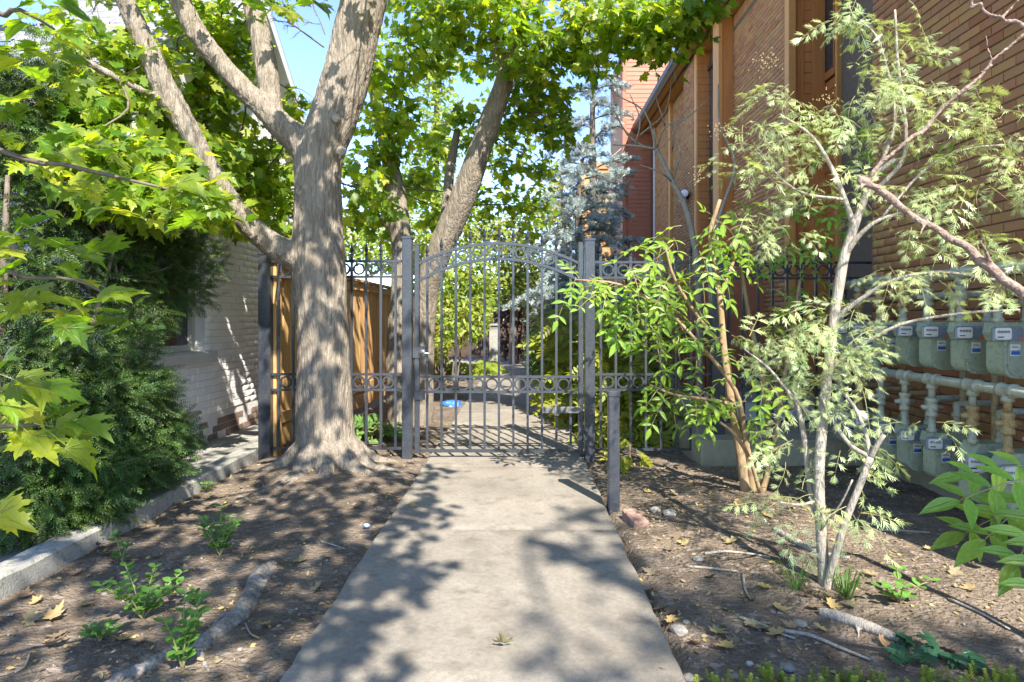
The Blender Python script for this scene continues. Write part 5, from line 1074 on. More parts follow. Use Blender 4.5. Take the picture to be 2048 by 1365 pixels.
# cut-leaved elder with pale stems
ea = thing('cutleaf_elder', 'tall pale-stemmed elder with finely cut silvery leaves before the gas meters', 'shrub', (1.47, 3.02, 0))
st = [limb([(1650, 1195, 3.0, 34), (1648, 1150, 3.0, 28), (1642, 1060, 3.02, 25), (1638, 950, 3.05, 24), (1645, 850, 3.1, 24), (1656, 740, 3.12, 22), (1668, 640, 3.15, 22), (1680, 560, 3.15, 24), (1690, 510, 3.15, 22), (1708, 455, 3.15, 20), (1728, 400, 3.15, 17), (1752, 350, 3.15, 14), (1790, 320, 3.12, 12)]),
      limb([(1652, 1190, 2.98, 30), (1668, 1120, 2.95, 18), (1692, 1040, 2.92, 17), (1718, 975, 2.9, 16), (1741, 915, 2.9, 16)]), limb([(1741, 915, 2.9, 14), (1752, 895, 2.88, 12), (1768, 870, 2.86, 10)]),
      limb([(1741, 915, 2.9, 13), (1732, 870, 2.95, 10), (1712, 820, 3.0, 9), (1690, 790, 3.0, 7)]), limb([(1741, 915, 2.9, 12), (1700, 890, 2.98, 10), (1665, 840, 3.05, 9), (1640, 790, 3.1, 7)]),
      limb([(1640, 1050, 3.05, 20), (1622, 980, 3.1, 17), (1612, 900, 3.15, 15), (1600, 830, 3.2, 13), (1585, 780, 3.25, 10)]),
      limb([(1690, 510, 3.15, 16), (1720, 470, 3.1, 12), (1760, 440, 3.05, 9), (1830, 420, 3.0, 7)]), limb([(1708, 455, 3.15, 14), (1690, 400, 3.15, 12), (1660, 330, 3.2, 10), (1620, 270, 3.25, 8), (1560, 230, 3.3, 6)]),
      limb([(1728, 400, 3.15, 12), (1800, 330, 3.1, 10), (1812, 270, 3.1, 9), (1805, 200, 3.1, 9), (1795, 120, 3.1, 7), (1790, 20, 3.1, 5)]), limb([(1752, 350, 3.15, 10), (1790, 240, 3.2, 7), (1760, 90, 3.2, 6), (1720, 40, 3.2, 4)]),
      limb([(1668, 640, 3.15, 14), (1720, 600, 3.1, 11), (1790, 560, 3.0, 9), (1880, 545, 2.9, 8), (1990, 560, 2.8, 6)]), limb([(1656, 740, 3.12, 12), (1710, 700, 3.1, 9), (1800, 650, 3.0, 8), (1920, 628, 2.9, 7), (2040, 620, 2.8, 5)]),
      limb([(1690, 400, 3.15, 8), (1590, 380, 3.2, 6), (1510, 300, 3.3, 4)]), limb([(1645, 850, 3.1, 10), (1590, 800, 3.15, 8), (1540, 740, 3.2, 6), (1490, 700, 3.3, 4)]), limb([(1760, 440, 3.05, 7), (1850, 340, 3.0, 6), (1930, 300, 2.95, 5), (2010, 290, 2.9, 4)]), limb([(1830, 420, 3.0, 6), (1900, 480, 2.9, 5), (1960, 510, 2.85, 4)]),
      limb([(1640, 1000, 3.05, 8), (1600, 1010, 3.0, 6), (1560, 1005, 2.95, 4)]), limb([(1642, 1060, 3.0, 6), (1680, 1010, 2.9, 5), (1705, 960, 2.85, 4)])]
for i, (p, r) in enumerate(st):
    m = MB(); m.tube(p, [v*.84 for v in r], 8 if i > 1 else 12, 4); place('stem', m.mesh('stem', M_stem, True), ea)
CB = B_((1750, 40, 3.15, 60, 28, .2, 16), (1790, 100, 3.1, 60, 30, .25, 22), (1690, 30, 3.2, 50, 24, .2, 12), (1820, 160, 3.1, 60, 36, .25, 18), (1720, 190, 3.2, 60, 30, .25, 18), (1560, 190, 3.3, 55, 26, .2, 14), (1510, 265, 3.3, 45, 28, .2, 14), (1590, 235, 3.25, 60, 26, .2, 16), (1490, 340, 3.3, 60, 24, .2, 16), (1570, 290, 3.25, 60, 24, .2, 16), (1680, 260, 3.2, 60, 34, .25, 20), (1840, 230, 3.05, 60, 30, .25, 16), (1760, 280, 3.15, 50, 24, .2, 12),
        (1900, 200, 3.0, 40, 22, .2, 9), (1970, 225, 2.9, 60, 26, .2, 18), (1900, 310, 2.95, 60, 24, .2, 14), (2000, 270, 2.85, 50, 24, .2, 14), (1640, 360, 3.2, 70, 26, .25, 18), (1740, 400, 3.1, 60, 26, .2, 14), (1850, 380, 3.0, 60, 24, .2, 14), (1960, 370, 2.9, 60, 30, .2, 16), (2030, 350, 2.8, 36, 34, .2, 12), (1830, 460, 2.95, 60, 22, .2, 14), (1940, 470, 2.85, 60, 24, .2, 14), (2020, 500, 2.8, 50, 30, .2, 14),
        (1520, 430, 3.35, 60, 26, .2, 12), (1580, 470, 3.3, 55, 26, .2, 12), (1790, 550, 3.0, 50, 24, .2, 12), (1900, 560, 2.9, 60, 18, .2, 8), (2000, 580, 2.8, 50, 20, .2, 6), (1700, 640, 3.05, 50, 40, .25, 16), (1735, 690, 3.0, 35, 36, .25, 8), (1620, 650, 3.2, 60, 34, .25, 22), (1570, 690, 3.25, 50, 36, .25, 18), (1660, 720, 3.1, 70, 36, .25, 22), (1560, 770, 3.2, 60, 26, .25, 16), (1480, 680, 3.35, 45, 30, .25, 12), (1690, 770, 3.0, 45, 30, .25, 10), (1640, 800, 3.1, 50, 30, .2, 12),
        (1580, 900, 3.15, 50, 26, .2, 12), (1680, 880, 3.0, 45, 26, .2, 9), (1840, 850, 2.9, 40, 16, .15, 7), (1560, 1010, 2.95, 45, 30, .2, 10), (1700, 1030, 2.9, 40, 24, .2, 8), (1720, 960, 2.88, 26, 20, .15, 5), (1610, 990, 3.0, 30, 24, .2, 6))
CB = [(c, r, max(2, int(n*.85))) for c, r, n in CB]
Mx, sz = shrub_leaves(CB, .085, .155, .4, .3, .3)
pieces_mix(ea, 'leaf', CUT_VS, Mx, sz, [M_cut, M_rach], 300, 'foliage')
m = MB()      # reddish seed heads
for (x, y, Y) in ((1525, 130, 3.3), (1540, 120, 3.3), (1650, 200, 3.2), (1400, 350, 3.5), (1440, 260, 3.4), (2035, 330, 2.8), (1980, 255, 2.9)):
    for k in range(26): c = px(x, y, Y) + Vector((random.gauss(0, .03), random.gauss(0, .02), random.gauss(0, .025))); m.lathe([(.0008, -.004), (.0035, 0), (.0008, .004)], c, (0, 0, 1), 4)
o = place('seed_heads', m.mesh('seed_heads', M_rust), ea); o['kind'] = 'stuff'

# broad-leaved elder behind it, at the porch corner
eb = thing('elderberry_shrub', 'bright green elderberry with tan stems leaning over the right fence', 'shrub', (1.72, 4.66, 0))
for rows in ([(1494, 985, 4.6, 26), (1480, 900, 4.62, 20), (1462, 800, 4.65, 16), (1448, 700, 4.7, 14), (1440, 600, 4.75, 12), (1432, 540, 4.8, 10), (1420, 470, 4.8, 10), (1440, 400, 4.8, 7)],
             [(1505, 990, 4.58, 16), (1500, 930, 4.58, 13), (1488, 860, 4.6, 11), (1470, 780, 4.55, 9), (1400, 690, 4.5, 7), (1330, 620, 4.5, 6), (1240, 570, 4.55, 5), (1150, 560, 4.6, 4)],
             [(1512, 990, 4.6, 18), (1530, 930, 4.65, 16), (1538, 860, 4.7, 14), (1534, 790, 4.7, 13), (1520, 730, 4.75, 11), (1500, 640, 4.8, 9), (1480, 520, 4.85, 7)],
             [(1522, 992, 4.56, 13), (1540, 930, 4.56, 12), (1555, 850, 4.6, 11), (1562, 790, 4.6, 10), (1580, 700, 4.7, 8), (1600, 560, 4.8, 6)],
             [(1445, 690, 4.7, 9), (1400, 640, 4.6, 7), (1350, 560, 4.5, 6), (1330, 490, 4.5, 4)], [(1465, 810, 4.6, 9), (1420, 800, 4.45, 7), (1350, 790, 4.4, 5), (1300, 770, 4.4, 4)], [(1520, 985, 4.5, 9), (1500, 920, 4.45, 8), (1470, 870, 4.4, 7), (1440, 845, 4.4, 5)], [(1440, 600, 4.75, 8), (1480, 500, 4.8, 6), (1560, 430, 4.8, 5), (1640, 400, 4.8, 3)]):
    p, r = limb(rows); m = MB(); m.tube(p, r, 8, 4); place('stem', m.mesh('stem', M_stem2, True), eb)
EB = B_((1160, 560, 4.6, 34, 30, .2, 8), (1200, 600, 4.55, 40, 40, .2, 11), (1250, 560, 4.5, 45, 30, .25, 12), (1280, 620, 4.5, 45, 40, .25, 14), (1330, 490, 4.5, 40, 30, .25, 10), (1330, 560, 4.5, 45, 40, .25, 14), (1400, 470, 4.7, 45, 40, .25, 12), (1400, 560, 4.6, 50, 40, .25, 14), (1370, 640, 4.5, 50, 40, .25, 14), (1450, 440, 4.8, 40, 30, .25, 9), (1480, 510, 4.8, 45, 40, .25, 12), (1300, 700, 4.45, 45, 30, .2, 9), (1430, 700, 4.6, 50, 40, .25, 10),
        (1320, 775, 4.4, 40, 20, .2, 8), (1380, 790, 4.4, 45, 22, .2, 9), (1440, 790, 4.4, 40, 24, .2, 8), (1480, 820, 4.4, 40, 20, .2, 7), (1500, 760, 4.5, 40, 26, .2, 7), (1560, 430, 4.8, 60, 26, .25, 12), (1640, 400, 4.85, 50, 30, .25, 10), (1600, 520, 4.9, 60, 40, .3, 12), (1540, 600, 4.85, 50, 40, .25, 10), (1620, 600, 4.9, 50, 40, .25, 8), (1660, 470, 4.9, 50, 36, .25, 8), (1700, 250, 4.9, 50, 30, .25, 7), (1800, 330, 4.6, 60, 50, .3, 9))
EB = [(c, r, max(3, int(n*.8))) for c, r, n in EB]
Mx, sz = shrub_leaves(EB, .15, .24, .4, .4, .5)
pieces_mix(eb, 'leaf', ELDER_VS, Mx, sz, [M_elder, M_rach], 300, 'foliage')

# near elder reaching in from the right edge, with the long smooth branch
ec = thing('elder_shrub', 'elder with big serrated leaflets reaching in at the lower right edge', 'shrub', (2.3, 1.5, 0))
m = MB(); m.tube([Vector((2.3, 1.5, -.1)), Vector((2.2, 1.6, .5)), px(2150, 900, 1.7), px(2048, 880, 1.7)], [.03, .022, .012, .007], 8, 4); place('stem', m.mesh('stem', M_stem2, True), ec)
def bough(rows, lead=None, seed=1, shoots=()):
    p, r = limb(rows); rr = random.Random(seed); q = []; rad = []
    for i in range(len(p)-1):
        for k in range(3):
            t = k/3; q.append(p[i].lerp(p[i+1], t) + Vector((rr.gauss(0, .006), rr.gauss(0, .006), rr.gauss(0, .006)))); rad.append((r[i]*(1-t) + r[i+1]*t)*rr.uniform(.9, 1.12)*(1.22 if rr.random() < .2 else 1))
    q.append(p[-1]); rad.append(r[-1]); tb = [([lead] + q if lead is not None else q, [rad[0]*1.2] + rad if lead is not None else rad)]
    for sh in shoots: tb.append(limb(sh))
    wood(ec, 'branch', [(a_, [v*.74 for v in b_]) for a_, b_ in tb], M_pink, .0055, .0022, 10, 60)
bough([(2230, 760, 2.3, 34), (2060, 605, 2.35, 26), (1985, 538, 2.4, 23), (1900, 476, 2.45, 20), (1820, 428, 2.5, 18), (1762, 386, 2.52, 17), (1728, 362, 2.55, 22), (1716, 356, 2.55, 14)], Vector((2.3, 1.55, .3)), 1, [[(1985, 535, 2.4, 12), (1970, 500, 2.38, 8), (1960, 480, 2.36, 6)], [(1850, 445, 2.48, 10), (1840, 470, 2.46, 6)], [(1735, 366, 2.55, 12), (1715, 380, 2.53, 7)]])
bough([(1728, 364, 2.55, 13), (1765, 322, 2.52, 11), (1850, 250, 2.5, 9), (1960, 142, 2.45, 8.5), (2060, 58, 2.4, 8), (2160, -40, 2.35, 6)], None, 2, [[(1985, 122, 2.45, 6), (1975, 95, 2.44, 5), (1972, 70, 2.44, 5)], [(1960, 145, 2.45, 5), (2000, 125, 2.42, 4)]])
bough([(2100, 75, 2.0, 15), (2048, 50, 2.02, 13), (2000, 34, 2.05, 11), (1965, 26, 2.1, 9), (1945, 0, 2.1, 7), (1950, -30, 2.1, 6)], None, 3, [[(2005, 35, 2.05, 9), (2030, 8, 2.04, 8), (2050, -15, 2.03, 7)]])
lst, lms = compound(LANCE_V, 3, 1.0, .5, .3); lsm = lst.mesh('leaf', M_rach)
lfm = bpy.data.meshes.new('leaflet'); lfm.from_pydata(LANCE_V[0], [], LANCE_V[1]); lfm.materials.append(M_elder); lfm.update()
for (x, y, Y, tx, ty, tz, s) in ((2075, 955, 1.62, -1, -.1, -.05, .19), (2080, 985, 1.6, -.9, -.2, -.55, .19), (2090, 1015, 1.55, -.8, -.2, -.95, .185), (2060, 1010, 1.65, -1, -.1, -.3, .18), (2085, 930, 1.75, -.95, 0, .12, .18), (2090, 1060, 1.5, -.6, -.2, -1, .17)):
    M = Matrix(frames([px(x, y, Y)], [Vector((random.uniform(-.2, .2), -.55, .85))], [Vector((tx, ty, tz))], [s])[0].tolist()); o = place('leaf', lsm, ec, M)
    for k in lms: place('leaflet', lfm, o, Matrix(np.array(k).tolist()))

# bare shrub behind the fence
bs_ = thing('bare_shrub', 'leafless pale twiggy shrub in front of the red siding', 'shrub', (1.95, 6.6, 0))
m = MB(); rr = random.Random(12)
for rows in ([(1400, 850, 6.6, 16), (1396, 560, 6.6, 14), (1375, 430, 6.6, 12), (1345, 365, 6.6, 10), (1312, 298, 6.6, 9)], [(1400, 600, 6.6, 9), (1440, 430, 6.6, 7), (1470, 330, 6.6, 6), (1440, 250, 6.6, 4), (1437, 170, 6.6, 3)]):
    p, r = limb(rows); m.tube(p, r, 7, 4)
for (a, b, c, w) in (((1312, 298), (1270, 292), (1225, 290), 6), ((1290, 295), (1255, 270), (1225, 215), 5), ((1312, 298), (1330, 255), (1370, 235), 5), ((1270, 292), (1280, 240), (1260, 190), 4), ((1280, 270), (1330, 225), (1345, 150), 4), ((1312, 298), (1290, 225), (1230, 190), 5), ((1345, 365), (1320, 345), (1280, 330), 4), ((1330, 255), (1320, 220), (1310, 190), 3), ((1345, 245), (1345, 270), (1310, 310), 3), ((1345, 300), (1350, 265), (1375, 215), 4), ((1330, 250), (1370, 240), (1420, 195), 4), ((1260, 270), (1240, 255), (1222, 255), 3), ((1345, 365), (1360, 300), (1340, 260), 4), ((1250, 290), (1240, 300), (1222, 315), 3)):
    q = 6.6 + rr.uniform(-.2, .2); m.tube([px(*a, 6.6), px(*b, q), px(*c, q + rr.uniform(-.2, .2))], [w/2/F*6.6, w*.4/F*6.6, w*.2/F*6.6], 5, 3)
place('stem', m.mesh('stem', M_stem, True), bs_)

# ------------------------------------------------------------------ on the ground: roots, logs, weeds, stones, leaves
def gz(x, y): return ground_z(x, y)
def on(x, y, dz=0.0):
    p = gr(x, y); p = gr(x, y, gz(p.x, p.y)); return Vector((p.x, p.y, gz(p.x, p.y) + dz))
def ground_wood(name, label, cat, rows, mat, flat=.7, dz=.3, amp=.006, voxel=.006, side=()):
    t = thing(name, label, cat, tuple(on(*rows[0][:2])))
    def tb(rows):
        P = [on(x, y) for x, y, w in rows]; R = [w/2/F*p.y for (x, y, w), p in zip(rows, P)]; return [p + Vector((0, 0, r*dz)) for p, r in zip(P, R)], R
    wood(t, 'body', [tb(rows)] + [tb(s_) for s_ in side], mat, voxel, amp, 10, 30); return t
RT = [(546, 1128, 15), (526, 1146, 26), (504, 1180, 30), (484, 1228, 38), (440, 1264, 36), (395, 1296, 38), (345, 1308, 30), (300, 1332, 28), (250, 1350, 22), (200, 1385, 20)]
def strand(dx, k, ph):
    return [(x + dx*math.sin(i*.9 + ph)*1.0 + dx*.5, y + abs(dx)*.5*math.cos(i*.7 + ph), w*k) for i, (x, y, w) in enumerate(RT)]
ground_wood('dead_root', 'long grey weathered root curving across the left bed', 'root', RT, M_dead, dz=.05, amp=.003, voxel=.005, side=[strand(11, .45, 0), strand(-12, .5, 1.3), strand(8, .4, 2.6), strand(-8, .38, 4), [(478, 1230, 26), (446, 1236, 16), (425, 1256, 8)], [(395, 1292, 20), (408, 1325, 9), (418, 1342, 4)]])
ground_wood('fallen_log', 'pale barkless fallen branch lying in the right bed near the elder', 'log', [(1638, 1226, 16), (1670, 1236, 22), (1720, 1252, 26), (1770, 1270, 22), (1812, 1284, 12)], M_stem, dz=.6, amp=.002, side=[[(1715, 1255, 8), (1717, 1270, 5), (1714, 1280, 3)]])
ground_wood('fallen_log', 'pale fallen branch behind the elder trunk in the sun band', 'log', [(1550, 1062, 12), (1590, 1085, 14), (1640, 1110, 13), (1700, 1120, 8)], M_stem, dz=.6, amp=.002)
ground_wood('surface_root', 'thin surface root running from the maple trunk toward the kerb', 'root', [(585, 945, 14), (550, 965, 10), (515, 985, 7), (470, 1005, 4)], M_bark, dz=.2, amp=.003)
ground_wood('surface_root', 'twisted surface root running from the maple trunk toward the walk', 'root', [(720, 935, 16), (745, 950, 12), (770, 945, 9), (800, 952, 5)], M_bark, dz=.2, amp=.003)
TW = [([(1480, 1238), (1520, 1250), (1560, 1268), (1590, 1280)], 7, 'curved twig just left of the pale fallen branch'), ([(1555, 1262), (1620, 1275), (1680, 1300), (1740, 1322)], 9, 'long twig running below the pale fallen branch'), ([(1410, 1108), (1450, 1108), (1500, 1112), (1540, 1118)], 6, 'straight twig on the soil right of the walk'), ([(1375, 1136), (1420, 1140), (1475, 1144)], 6, 'short straight twig close to the walk'), ([(1486, 1150), (1490, 1180), (1500, 1202)], 6, 'short upright-looking twig between walk and elder'), ([(1760, 1060), (1810, 1062), (1860, 1068)], 5, 'thin twig in the shade below the gas meters'), ([(1900, 1200), (1960, 1230), (2020, 1260)], 6, 'thin twig at the right near the elder leaflets'), ([(640, 1085), (660, 1090), (690, 1102)], 4, 'small twig beside the walk in the left bed'), ([(30, 1350), (50, 1335), (60, 1310)], 6, 'twig in the lower left corner'), ([(490, 1250), (500, 1270), (512, 1280)], 4, 'small twig touching the weathered root')]
for rows, w, lab in TW:
    m = MB(); P = [on(x, y, .008) for x, y in rows]; m.tube(P, [w/2/F*p.y*(1 - .5*i/len(P)) for i, p in enumerate(P)], 6, 4); tag(place('twig', m.mesh('twig', M_stem, True)), lab, 'twig', 'fallen twigs on the soil')

def weed(label, x, y, h, n_st, leaf, spread=.12, seed=0, rows=7):
    rr = random.Random(seed); b = on(x, y); t = thing('weed', label, 'plant', tuple(b), 'young weeds in the left bed'); m = MB(); P = []; N_ = []; T = []; S_ = []
    for k in range(n_st):
        a = 6.28*k/n_st + rr.uniform(-.5, .5); top = b + Vector((math.cos(a)*spread*rr.uniform(.4, 1), math.sin(a)*spread*rr.uniform(.4, 1), h*rr.uniform(.65, 1))); mid = b.lerp(top, .5) + Vector((0, 0, .02)); m.tube([b, mid, top], [.004, .003, .0015], 5, 3)
        for j in range(rows):
            u = .2 + .8*j/(rows-1); p = (b.lerp(mid, u*2) if u < .5 else mid.lerp(top, u*2-1))
            for s_ in (0, 1):
                an = j*1.57 + s_*3.14 + rr.uniform(-.4, .4); d = Vector((math.cos(an), math.sin(an), .35)); P.append(p); T.append(d); N_.append(Vector((-d.x*.4, -d.y*.4 - .2, 1))); S_.append(leaf*rr.uniform(.7, 1.15)*(1.15 - .35*u))
    place('stem', m.mesh('stem', M_rach), t); pieces(t, 'leaf', OVAL_V[0], OVAL_V[1], frames(P, N_, T, S_), np.array(S_), M_weed, 300)
weed('bushy round-leaved weed in the sun between kerb and root', 440, 1112, .27, 6, .05, .13, 1)
weed('low spreading round-leaved weed left of the root', 285, 1238, .22, 7, .05, .18, 2)
weed('upright round-leaved weed growing over the weathered root', 365, 1340, .25, 5, .05, .10, 3)
weed('small two-stemmed weed near the kerb', 245, 1125, .15, 2, .05, .07, 4, 4)
weed('tiny rosette weed low on the soil near the picture corner', 200, 1282, .05, 4, .05, .06, 5, 3)
weed('tiny weed at the base of the kerb near the maple', 410, 985, .08, 3, .04, .06, 6, 3)
weed('little weed beside the weathered root near its bend', 395, 1212, .07, 3, .04, .05, 7, 3)
weed('small lanky weed right of the elder base', 1800, 1205, .12, 4, .055, .14, 8, 3)
def tuft_grass(label, x, y, n, L_, seed):
    rr = random.Random(seed); b = on(x, y); m = MB()
    for i in range(n):
        a = rr.random()*6.28; d = Vector((math.cos(a), math.sin(a), 0)); l = L_*rr.uniform(.5, 1.1); p0 = b + d*rr.random()*.04; p1 = p0 + d*l*.3 + Vector((0, 0, l*.7)); p2 = p0 + d*l*.8 + Vector((0, 0, l*rr.uniform(.5, .9))); s_ = Vector((-d.y, d.x, 0))*.0025
        m.add([p0 - s_, p0 + s_, p1 + s_, p1 - s_, p2], [(0, 1, 2, 3), (3, 2, 4)])
    tag(place('grass_tuft', m.mesh('grass_tuft', M_weed)), label, 'grass', 'grass tufts at the elder base', 'thing')
tuft_grass('grass tuft right of the elder base', 1690, 1190, 40, .16, 1); tuft_grass('grass tuft left of the elder base', 1590, 1175, 26, .18, 2)
# sedum mat and ivy in the lower right corner
P = []
for i in range(420):
    x, y = random.uniform(1380, 2080), random.uniform(1345, 1480)
    if y > 1358 + 34*mnoise.noise((x*.012, 0, 0)) - (x-1700)*.02: P.append(on(x, y))
V, Fc = [], []
for j in range(9):
    for k in range(5):
        a = k*1.256 + j*.6; z = j/9; o = len(V); d = np.array([math.cos(a), math.sin(a), .5]); s_ = np.array([-d[1], d[0], 0])*.05; r = .26*(1.05 - z*.6); p = np.array([0, 0, z])
        V += [tuple(p), tuple(p + d*r*.5 + s_), tuple(p + d*r), tuple(p + d*r*.5 - s_)]; Fc.append((o, o+1, o+2, o+3))
Mx = np.array([np.array(Matrix.Translation(p) @ Matrix.Rotation(random.uniform(-.3, .3), 4, 'X') @ Matrix.Rotation(random.uniform(-.3, .3), 4, 'Y') @ Matrix.Scale(random.uniform(.04, .068), 4)) for p in P])
o = place('sedum', joined('sedum', V, Fc, Mx, None, M_sedum)); tag(o, 'bright yellow-green sedum mat at the bottom right', 'ground cover', None, 'stuff')
iv = thing('ivy_plant', 'dark green ivy trailing above the sedum mat', 'plant', tuple(on(1860, 1310))); P = [on(random.uniform(1760, 1960), random.uniform(1285, 1345), .02 + random.random()*.02) for _ in range(22)]
sz = RNG.uniform(.045, .075, 22); pieces(iv, 'leaf', MAPLE_V[0], MAPLE_V[1], frames(P, np.array([0, -.3, 1.0]) + RNG.normal(size=(22, 3))*.25, RNG.normal(size=(22, 3)), sz), sz, material('ivy_leaf', (.02, .07, .03, 1), (.035, .10, .045, 1), 10, .35, rnd=.25), 22)

# fallen leaves, one by one
FL = [(50, 1245), (75, 1210), (95, 1300), (130, 1275), (160, 1150), (230, 1285), (270, 1288), (310, 1120), (330, 1010), (345, 1000), (360, 990), (352, 1020), (160, 1215), (100, 1245), (45, 1200), (200, 1095), (225, 1110), (640, 1180), (655, 1240), (520, 1255), (600, 1130), (720, 1015), (770, 925), (700, 945), (1360, 1080), (1375, 1090), (1340, 1105), (1310, 1150), (1290, 1180), (1420, 1160), (1330, 1215), (1500, 1205), (1470, 1085),
      (1610, 1195), (1640, 1200), (1670, 1198), (1690, 1205), (1655, 1215), (1625, 1222), (1710, 1215), (1500, 1250), (1515, 1265), (1450, 1260), (1425, 1262), (1380, 1290), (1560, 1275), (1590, 1262), (1640, 1260), (1760, 1290), (1780, 1205), (1465, 1300), (1475, 1292), (1335, 1245), (1350, 1230), (1580, 1020), (1530, 1035), (1470, 1010), (1420, 990), (1380, 970), (1350, 990), (1310, 960), (1290, 985), (1330, 940), (1260, 960), (1400, 945), (1440, 960), (1500, 960), (1570, 960), (1720, 1010), (1780, 1040), (1850, 1100), (1900, 1150), (1950, 1180), (1830, 1160), (1740, 1150), (1570, 1150), (1530, 1175), (1550, 1220), (1010, 1290), (820, 1010)]
FV = leaf_mesh(MAPLE, fold=.35, curl=-.5); fm = bpy.data.meshes.new('fallen_leaf'); fm.from_pydata(FV[0], [], FV[1]); fm.materials.append(M_fall); fm.update()
LM = [('the maple trunk', 655, 955), ('the bushy sunlit weed', 440, 1112), ('the low spreading weed', 285, 1238), ('the tiny rosette weed', 200, 1282), ('the small two-stemmed weed by the kerb', 245, 1125), ('the lower left corner', 60, 1230), ('the upper end of the weathered root', 546, 1128), ('the tiny weed at the kerb', 410, 985), ('the broken brick', 1270, 1048), ('the bollard', 1227, 1010), ('the white angular stone', 1396, 1120), ('the flat grey stone', 1358, 1263), ('the round pale stone', 1280, 1212), ('the elderberry stems', 1500, 985), ('the pale elder trunk', 1650, 1190), ('the curved twig', 1510, 1248), ('the pale fallen branch', 1740, 1262), ('the white stone above the sedum', 1575, 1340), ('the fallen branch in the sun band', 1620, 1100), ('the elder leaflets at the edge', 1900, 1150), ('the thin twig under the meters', 1800, 1062), ('the lumpy rock', 1340, 1030), ('the porch corner', 1400, 945)]
ORD = ['', 'second ', 'third ', 'fourth ', 'fifth ', 'sixth ', 'seventh ', 'eighth ', 'ninth ', 'tenth ', 'eleventh ', 'twelfth ']
near_l = {}
for (x, y) in FL:
    k = min(LM, key=lambda l: math.hypot(l[1]-x, l[2]-y)); near_l.setdefault(k[0], []).append((math.hypot(k[1]-x, k[2]-y), x, y))
which = {(x, y): (ORD[i], k) for k, v in near_l.items() for i, (_, x, y) in enumerate(sorted(v))}
for (x, y) in FL:
    p = on(x, y, .012)
    if PX0 < p.x < PX1: p = gr(x, y, .042)
    s_ = random.uniform(.05, .085)*(1 if y > 985 else .9); M = Matrix(frames([p], [Vector((random.gauss(0, .3), random.gauss(0, .3), 1))], [Vector((random.gauss(0, 1), random.gauss(0, 1), 0))], [s_])[0].tolist())
    o = place('fallen_leaf', fm, None, M); on_path = PX0 < p.x < PX1; w_ = which[(x, y)]
    tag(o, ('curled dry leaf on the soil, ' + w_[0] + 'closest to ' + w_[1]) if not on_path else ('dry leaf alone on the walk near the picture bottom' if y > 1200 else 'dry leaf on the shaded left half of the walk'), 'leaf', 'fallen maple leaves')
# stones, one by one
for i, (x, y, w, lab) in enumerate(((1280, 1212, 30, 'round pale stone beside the walk'), (1358, 1263, 34, 'flat grey stone beside the walk near the picture bottom'), (1396, 1120, 22, 'white angular stone in the middle of the right bed'), (1575, 1340, 30, 'white stone above the sedum'), (1600, 1250, 28, 'pale flat stone near the fallen branch'), (1378, 1358, 26, 'round stone at the bottom edge beside the walk'), (1545, 1225, 14, 'small white stone by the curved twig'), (1372, 1245, 16, 'small grey stone touching the flat grey stone'), (1325, 1300, 18, 'bluish pebble at the edge of the walk'), (1500, 1330, 16, 'small stone left of the sedum'), (1560, 1228, 12, 'tiny pale stone by the fallen branch'), (210, 1190, 12, 'small pale stone in the left bed'), (480, 1300, 12, 'small stone beside the weathered root'), (1340, 1030, 30, 'lumpy pale rock near the bollard'), (1310, 1022, 26, 'mossy flat rock between bollard and lumpy rock'))):
    p = on(x, y); r = w/2/F*p.y; bm = bmesh.new(); bmesh.ops.create_icosphere(bm, subdivisions=2, radius=r)
    for v in bm.verts: v.co *= 1 + .22*mnoise.noise(v.co*(1.4/r) + Vector((i*7, 0, 0))); v.co.z *= .55
    bmesh.ops.translate(bm, verts=bm.verts, vec=p + Vector((0, 0, r*.2))); me = bpy.data.meshes.new('stone'); bm.to_mesh(me); bm.free(); me.materials.append(M_stone)
    tag(place('stone', me), lab, 'stone', 'loose stones in the beds')
m = MB(); c = on(1270, 1048); m.cbox((-.05, -.10, 0), (.05, .10, .065), .008); me = m.mesh('broken_brick', material('old_brick', (.24, .12, .08, 1), (.36, .25, .2, 1), 16, .9, .8, 40)); o = place('broken_brick', me, None, Matrix.Translation(c + Vector((0, 0, -.005))) @ Matrix.Rotation(.25, 4, 'Z') @ Matrix.Rotation(.12, 4, 'X'))
tag(o, 'weathered red brick lying at the edge of the walk by the bollard', 'brick')
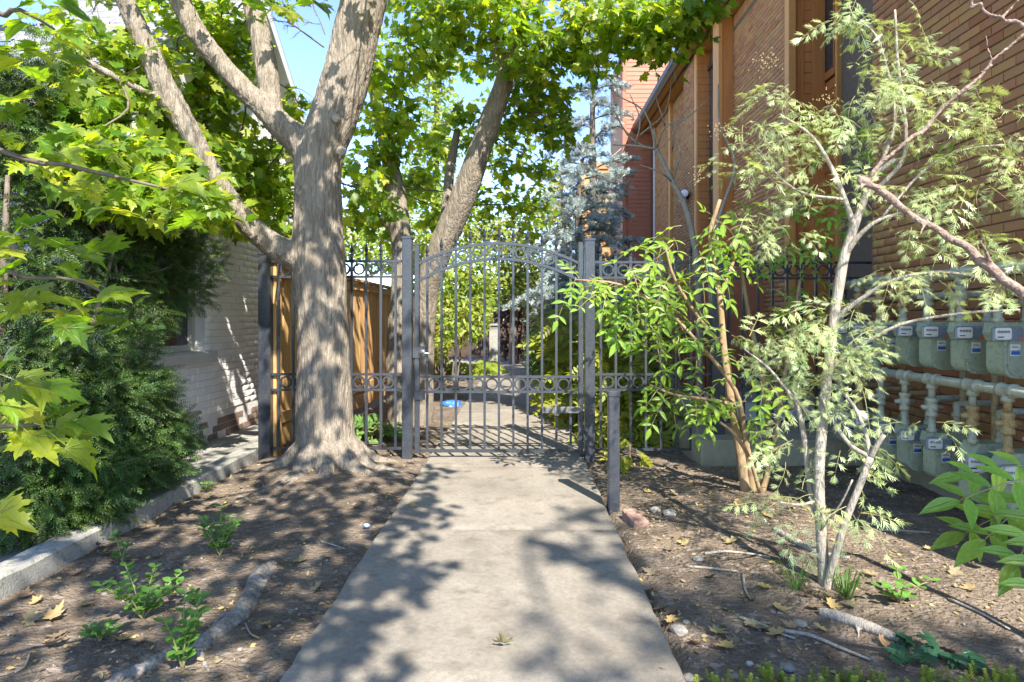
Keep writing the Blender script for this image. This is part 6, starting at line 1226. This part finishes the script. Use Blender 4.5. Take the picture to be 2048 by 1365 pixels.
# plastic litter
b = gr(905, 812); bm = bmesh.new(); bmesh.ops.create_icosphere(bm, subdivisions=3, radius=.15)
for v in bm.verts:
    k = v.co.copy(); v.co.z = max(v.co.z*.45, -.02); v.co.x *= 1.1; v.co *= 1 + .35*mnoise.noise(k*9) + .2*mnoise.noise(k*22)
bmesh.ops.translate(bm, verts=bm.verts, vec=b + Vector((0, 0, .02))); me = bpy.data.meshes.new('plastic_bag'); bm.to_mesh(me); bm.free(); me.materials.append(M_bag); tag(place('plastic_bag', me), 'crumpled blue plastic bag on the soil behind the gate', 'bag')
cp = thing('bottle_cap', 'small blue and white lid lying at the left edge of the walk', 'lid', tuple(on(733, 1058))); c = on(733, 1058, .012)
m = MB(); m.lathe([(.02, 0), (.021, .003), (.02, .009), (.017, .010)], c, (.2, -.2, 1), 16); place('rim', m.mesh('rim', M_bag), cp); m = MB(); m.lathe([(.0165, .0102), (.013, .012)], c, (.2, -.2, 1), 16); place('top', m.mesh('top', M_dial), cp)
# crumbs of leaf and bark, too many to count
n = 9000; X = RNG.uniform(-2.4, 3.0, n); Yv = 1.9 + 6.5*RNG.random(n)**1.2; ok = (X < PX0 + .10*RNG.random(n)**2.5) | (X > PX1 - .10*RNG.random(n)**2.5); X = X[ok]; Yv = Yv[ok]
keep = np.array([mnoise.noise((x*1.1, y*1.1, 9)) > -.12 + random.random()*.4 - .2 - (.12 if x > .6 else 0) for x, y in zip(X, Yv)]); X = X[keep]; Yv = Yv[keep]
P = np.array([(x, y, (gz(x, y) + .006) if not PX0 < x < PX1 else .036) for x, y in zip(X, Yv)]); sz = RNG.uniform(.007, .034, len(P))*np.where((X > PX0) & (X < PX1), .5, 1)
Mx = frames(P, np.array([0, 0, 1.0]) + RNG.normal(size=P.shape)*.35, RNG.normal(size=P.shape), sz)
o = place('leaf_litter', joined('leaf_litter', SMALL_V[0], SMALL_V[1], Mx, None, M_fall)); tag(o, 'crumbled leaf litter scattered over the soil beds', 'litter', None, 'stuff')
n = 1500; X = RNG.uniform(-2.4, 2.9, n); Yv = 1.9 + 4.5*RNG.random(n)**1.2; ok = (X < PX0 - .01) | (X > PX1 + .005); P = np.array([(x, y, gz(x, y) + .002) for x, y in zip(X[ok], Yv[ok])])
IV = [(0, 0, 1), (.9, 0, .2), (.2, .8, .1), (-.8, .3, .2), (-.4, -.8, .1), (.5, -.7, .25), (0, 0, -.5)]; IF = [(0, 1, 2), (0, 2, 3), (0, 3, 4), (0, 4, 5), (0, 5, 1), (6, 2, 1), (6, 3, 2), (6, 4, 3), (6, 5, 4), (6, 1, 5)]
sz = .003 + .009*RNG.random(len(P))**3; Mx = frames(P, np.array([0, 0, 1.0]) + RNG.normal(size=P.shape)*.3, RNG.normal(size=P.shape), sz)
o = place('gravel', joined('gravel', IV, IF, Mx, None, M_stone)); tag(o, 'small pebbles strewn through the soil', 'gravel', None, 'stuff')
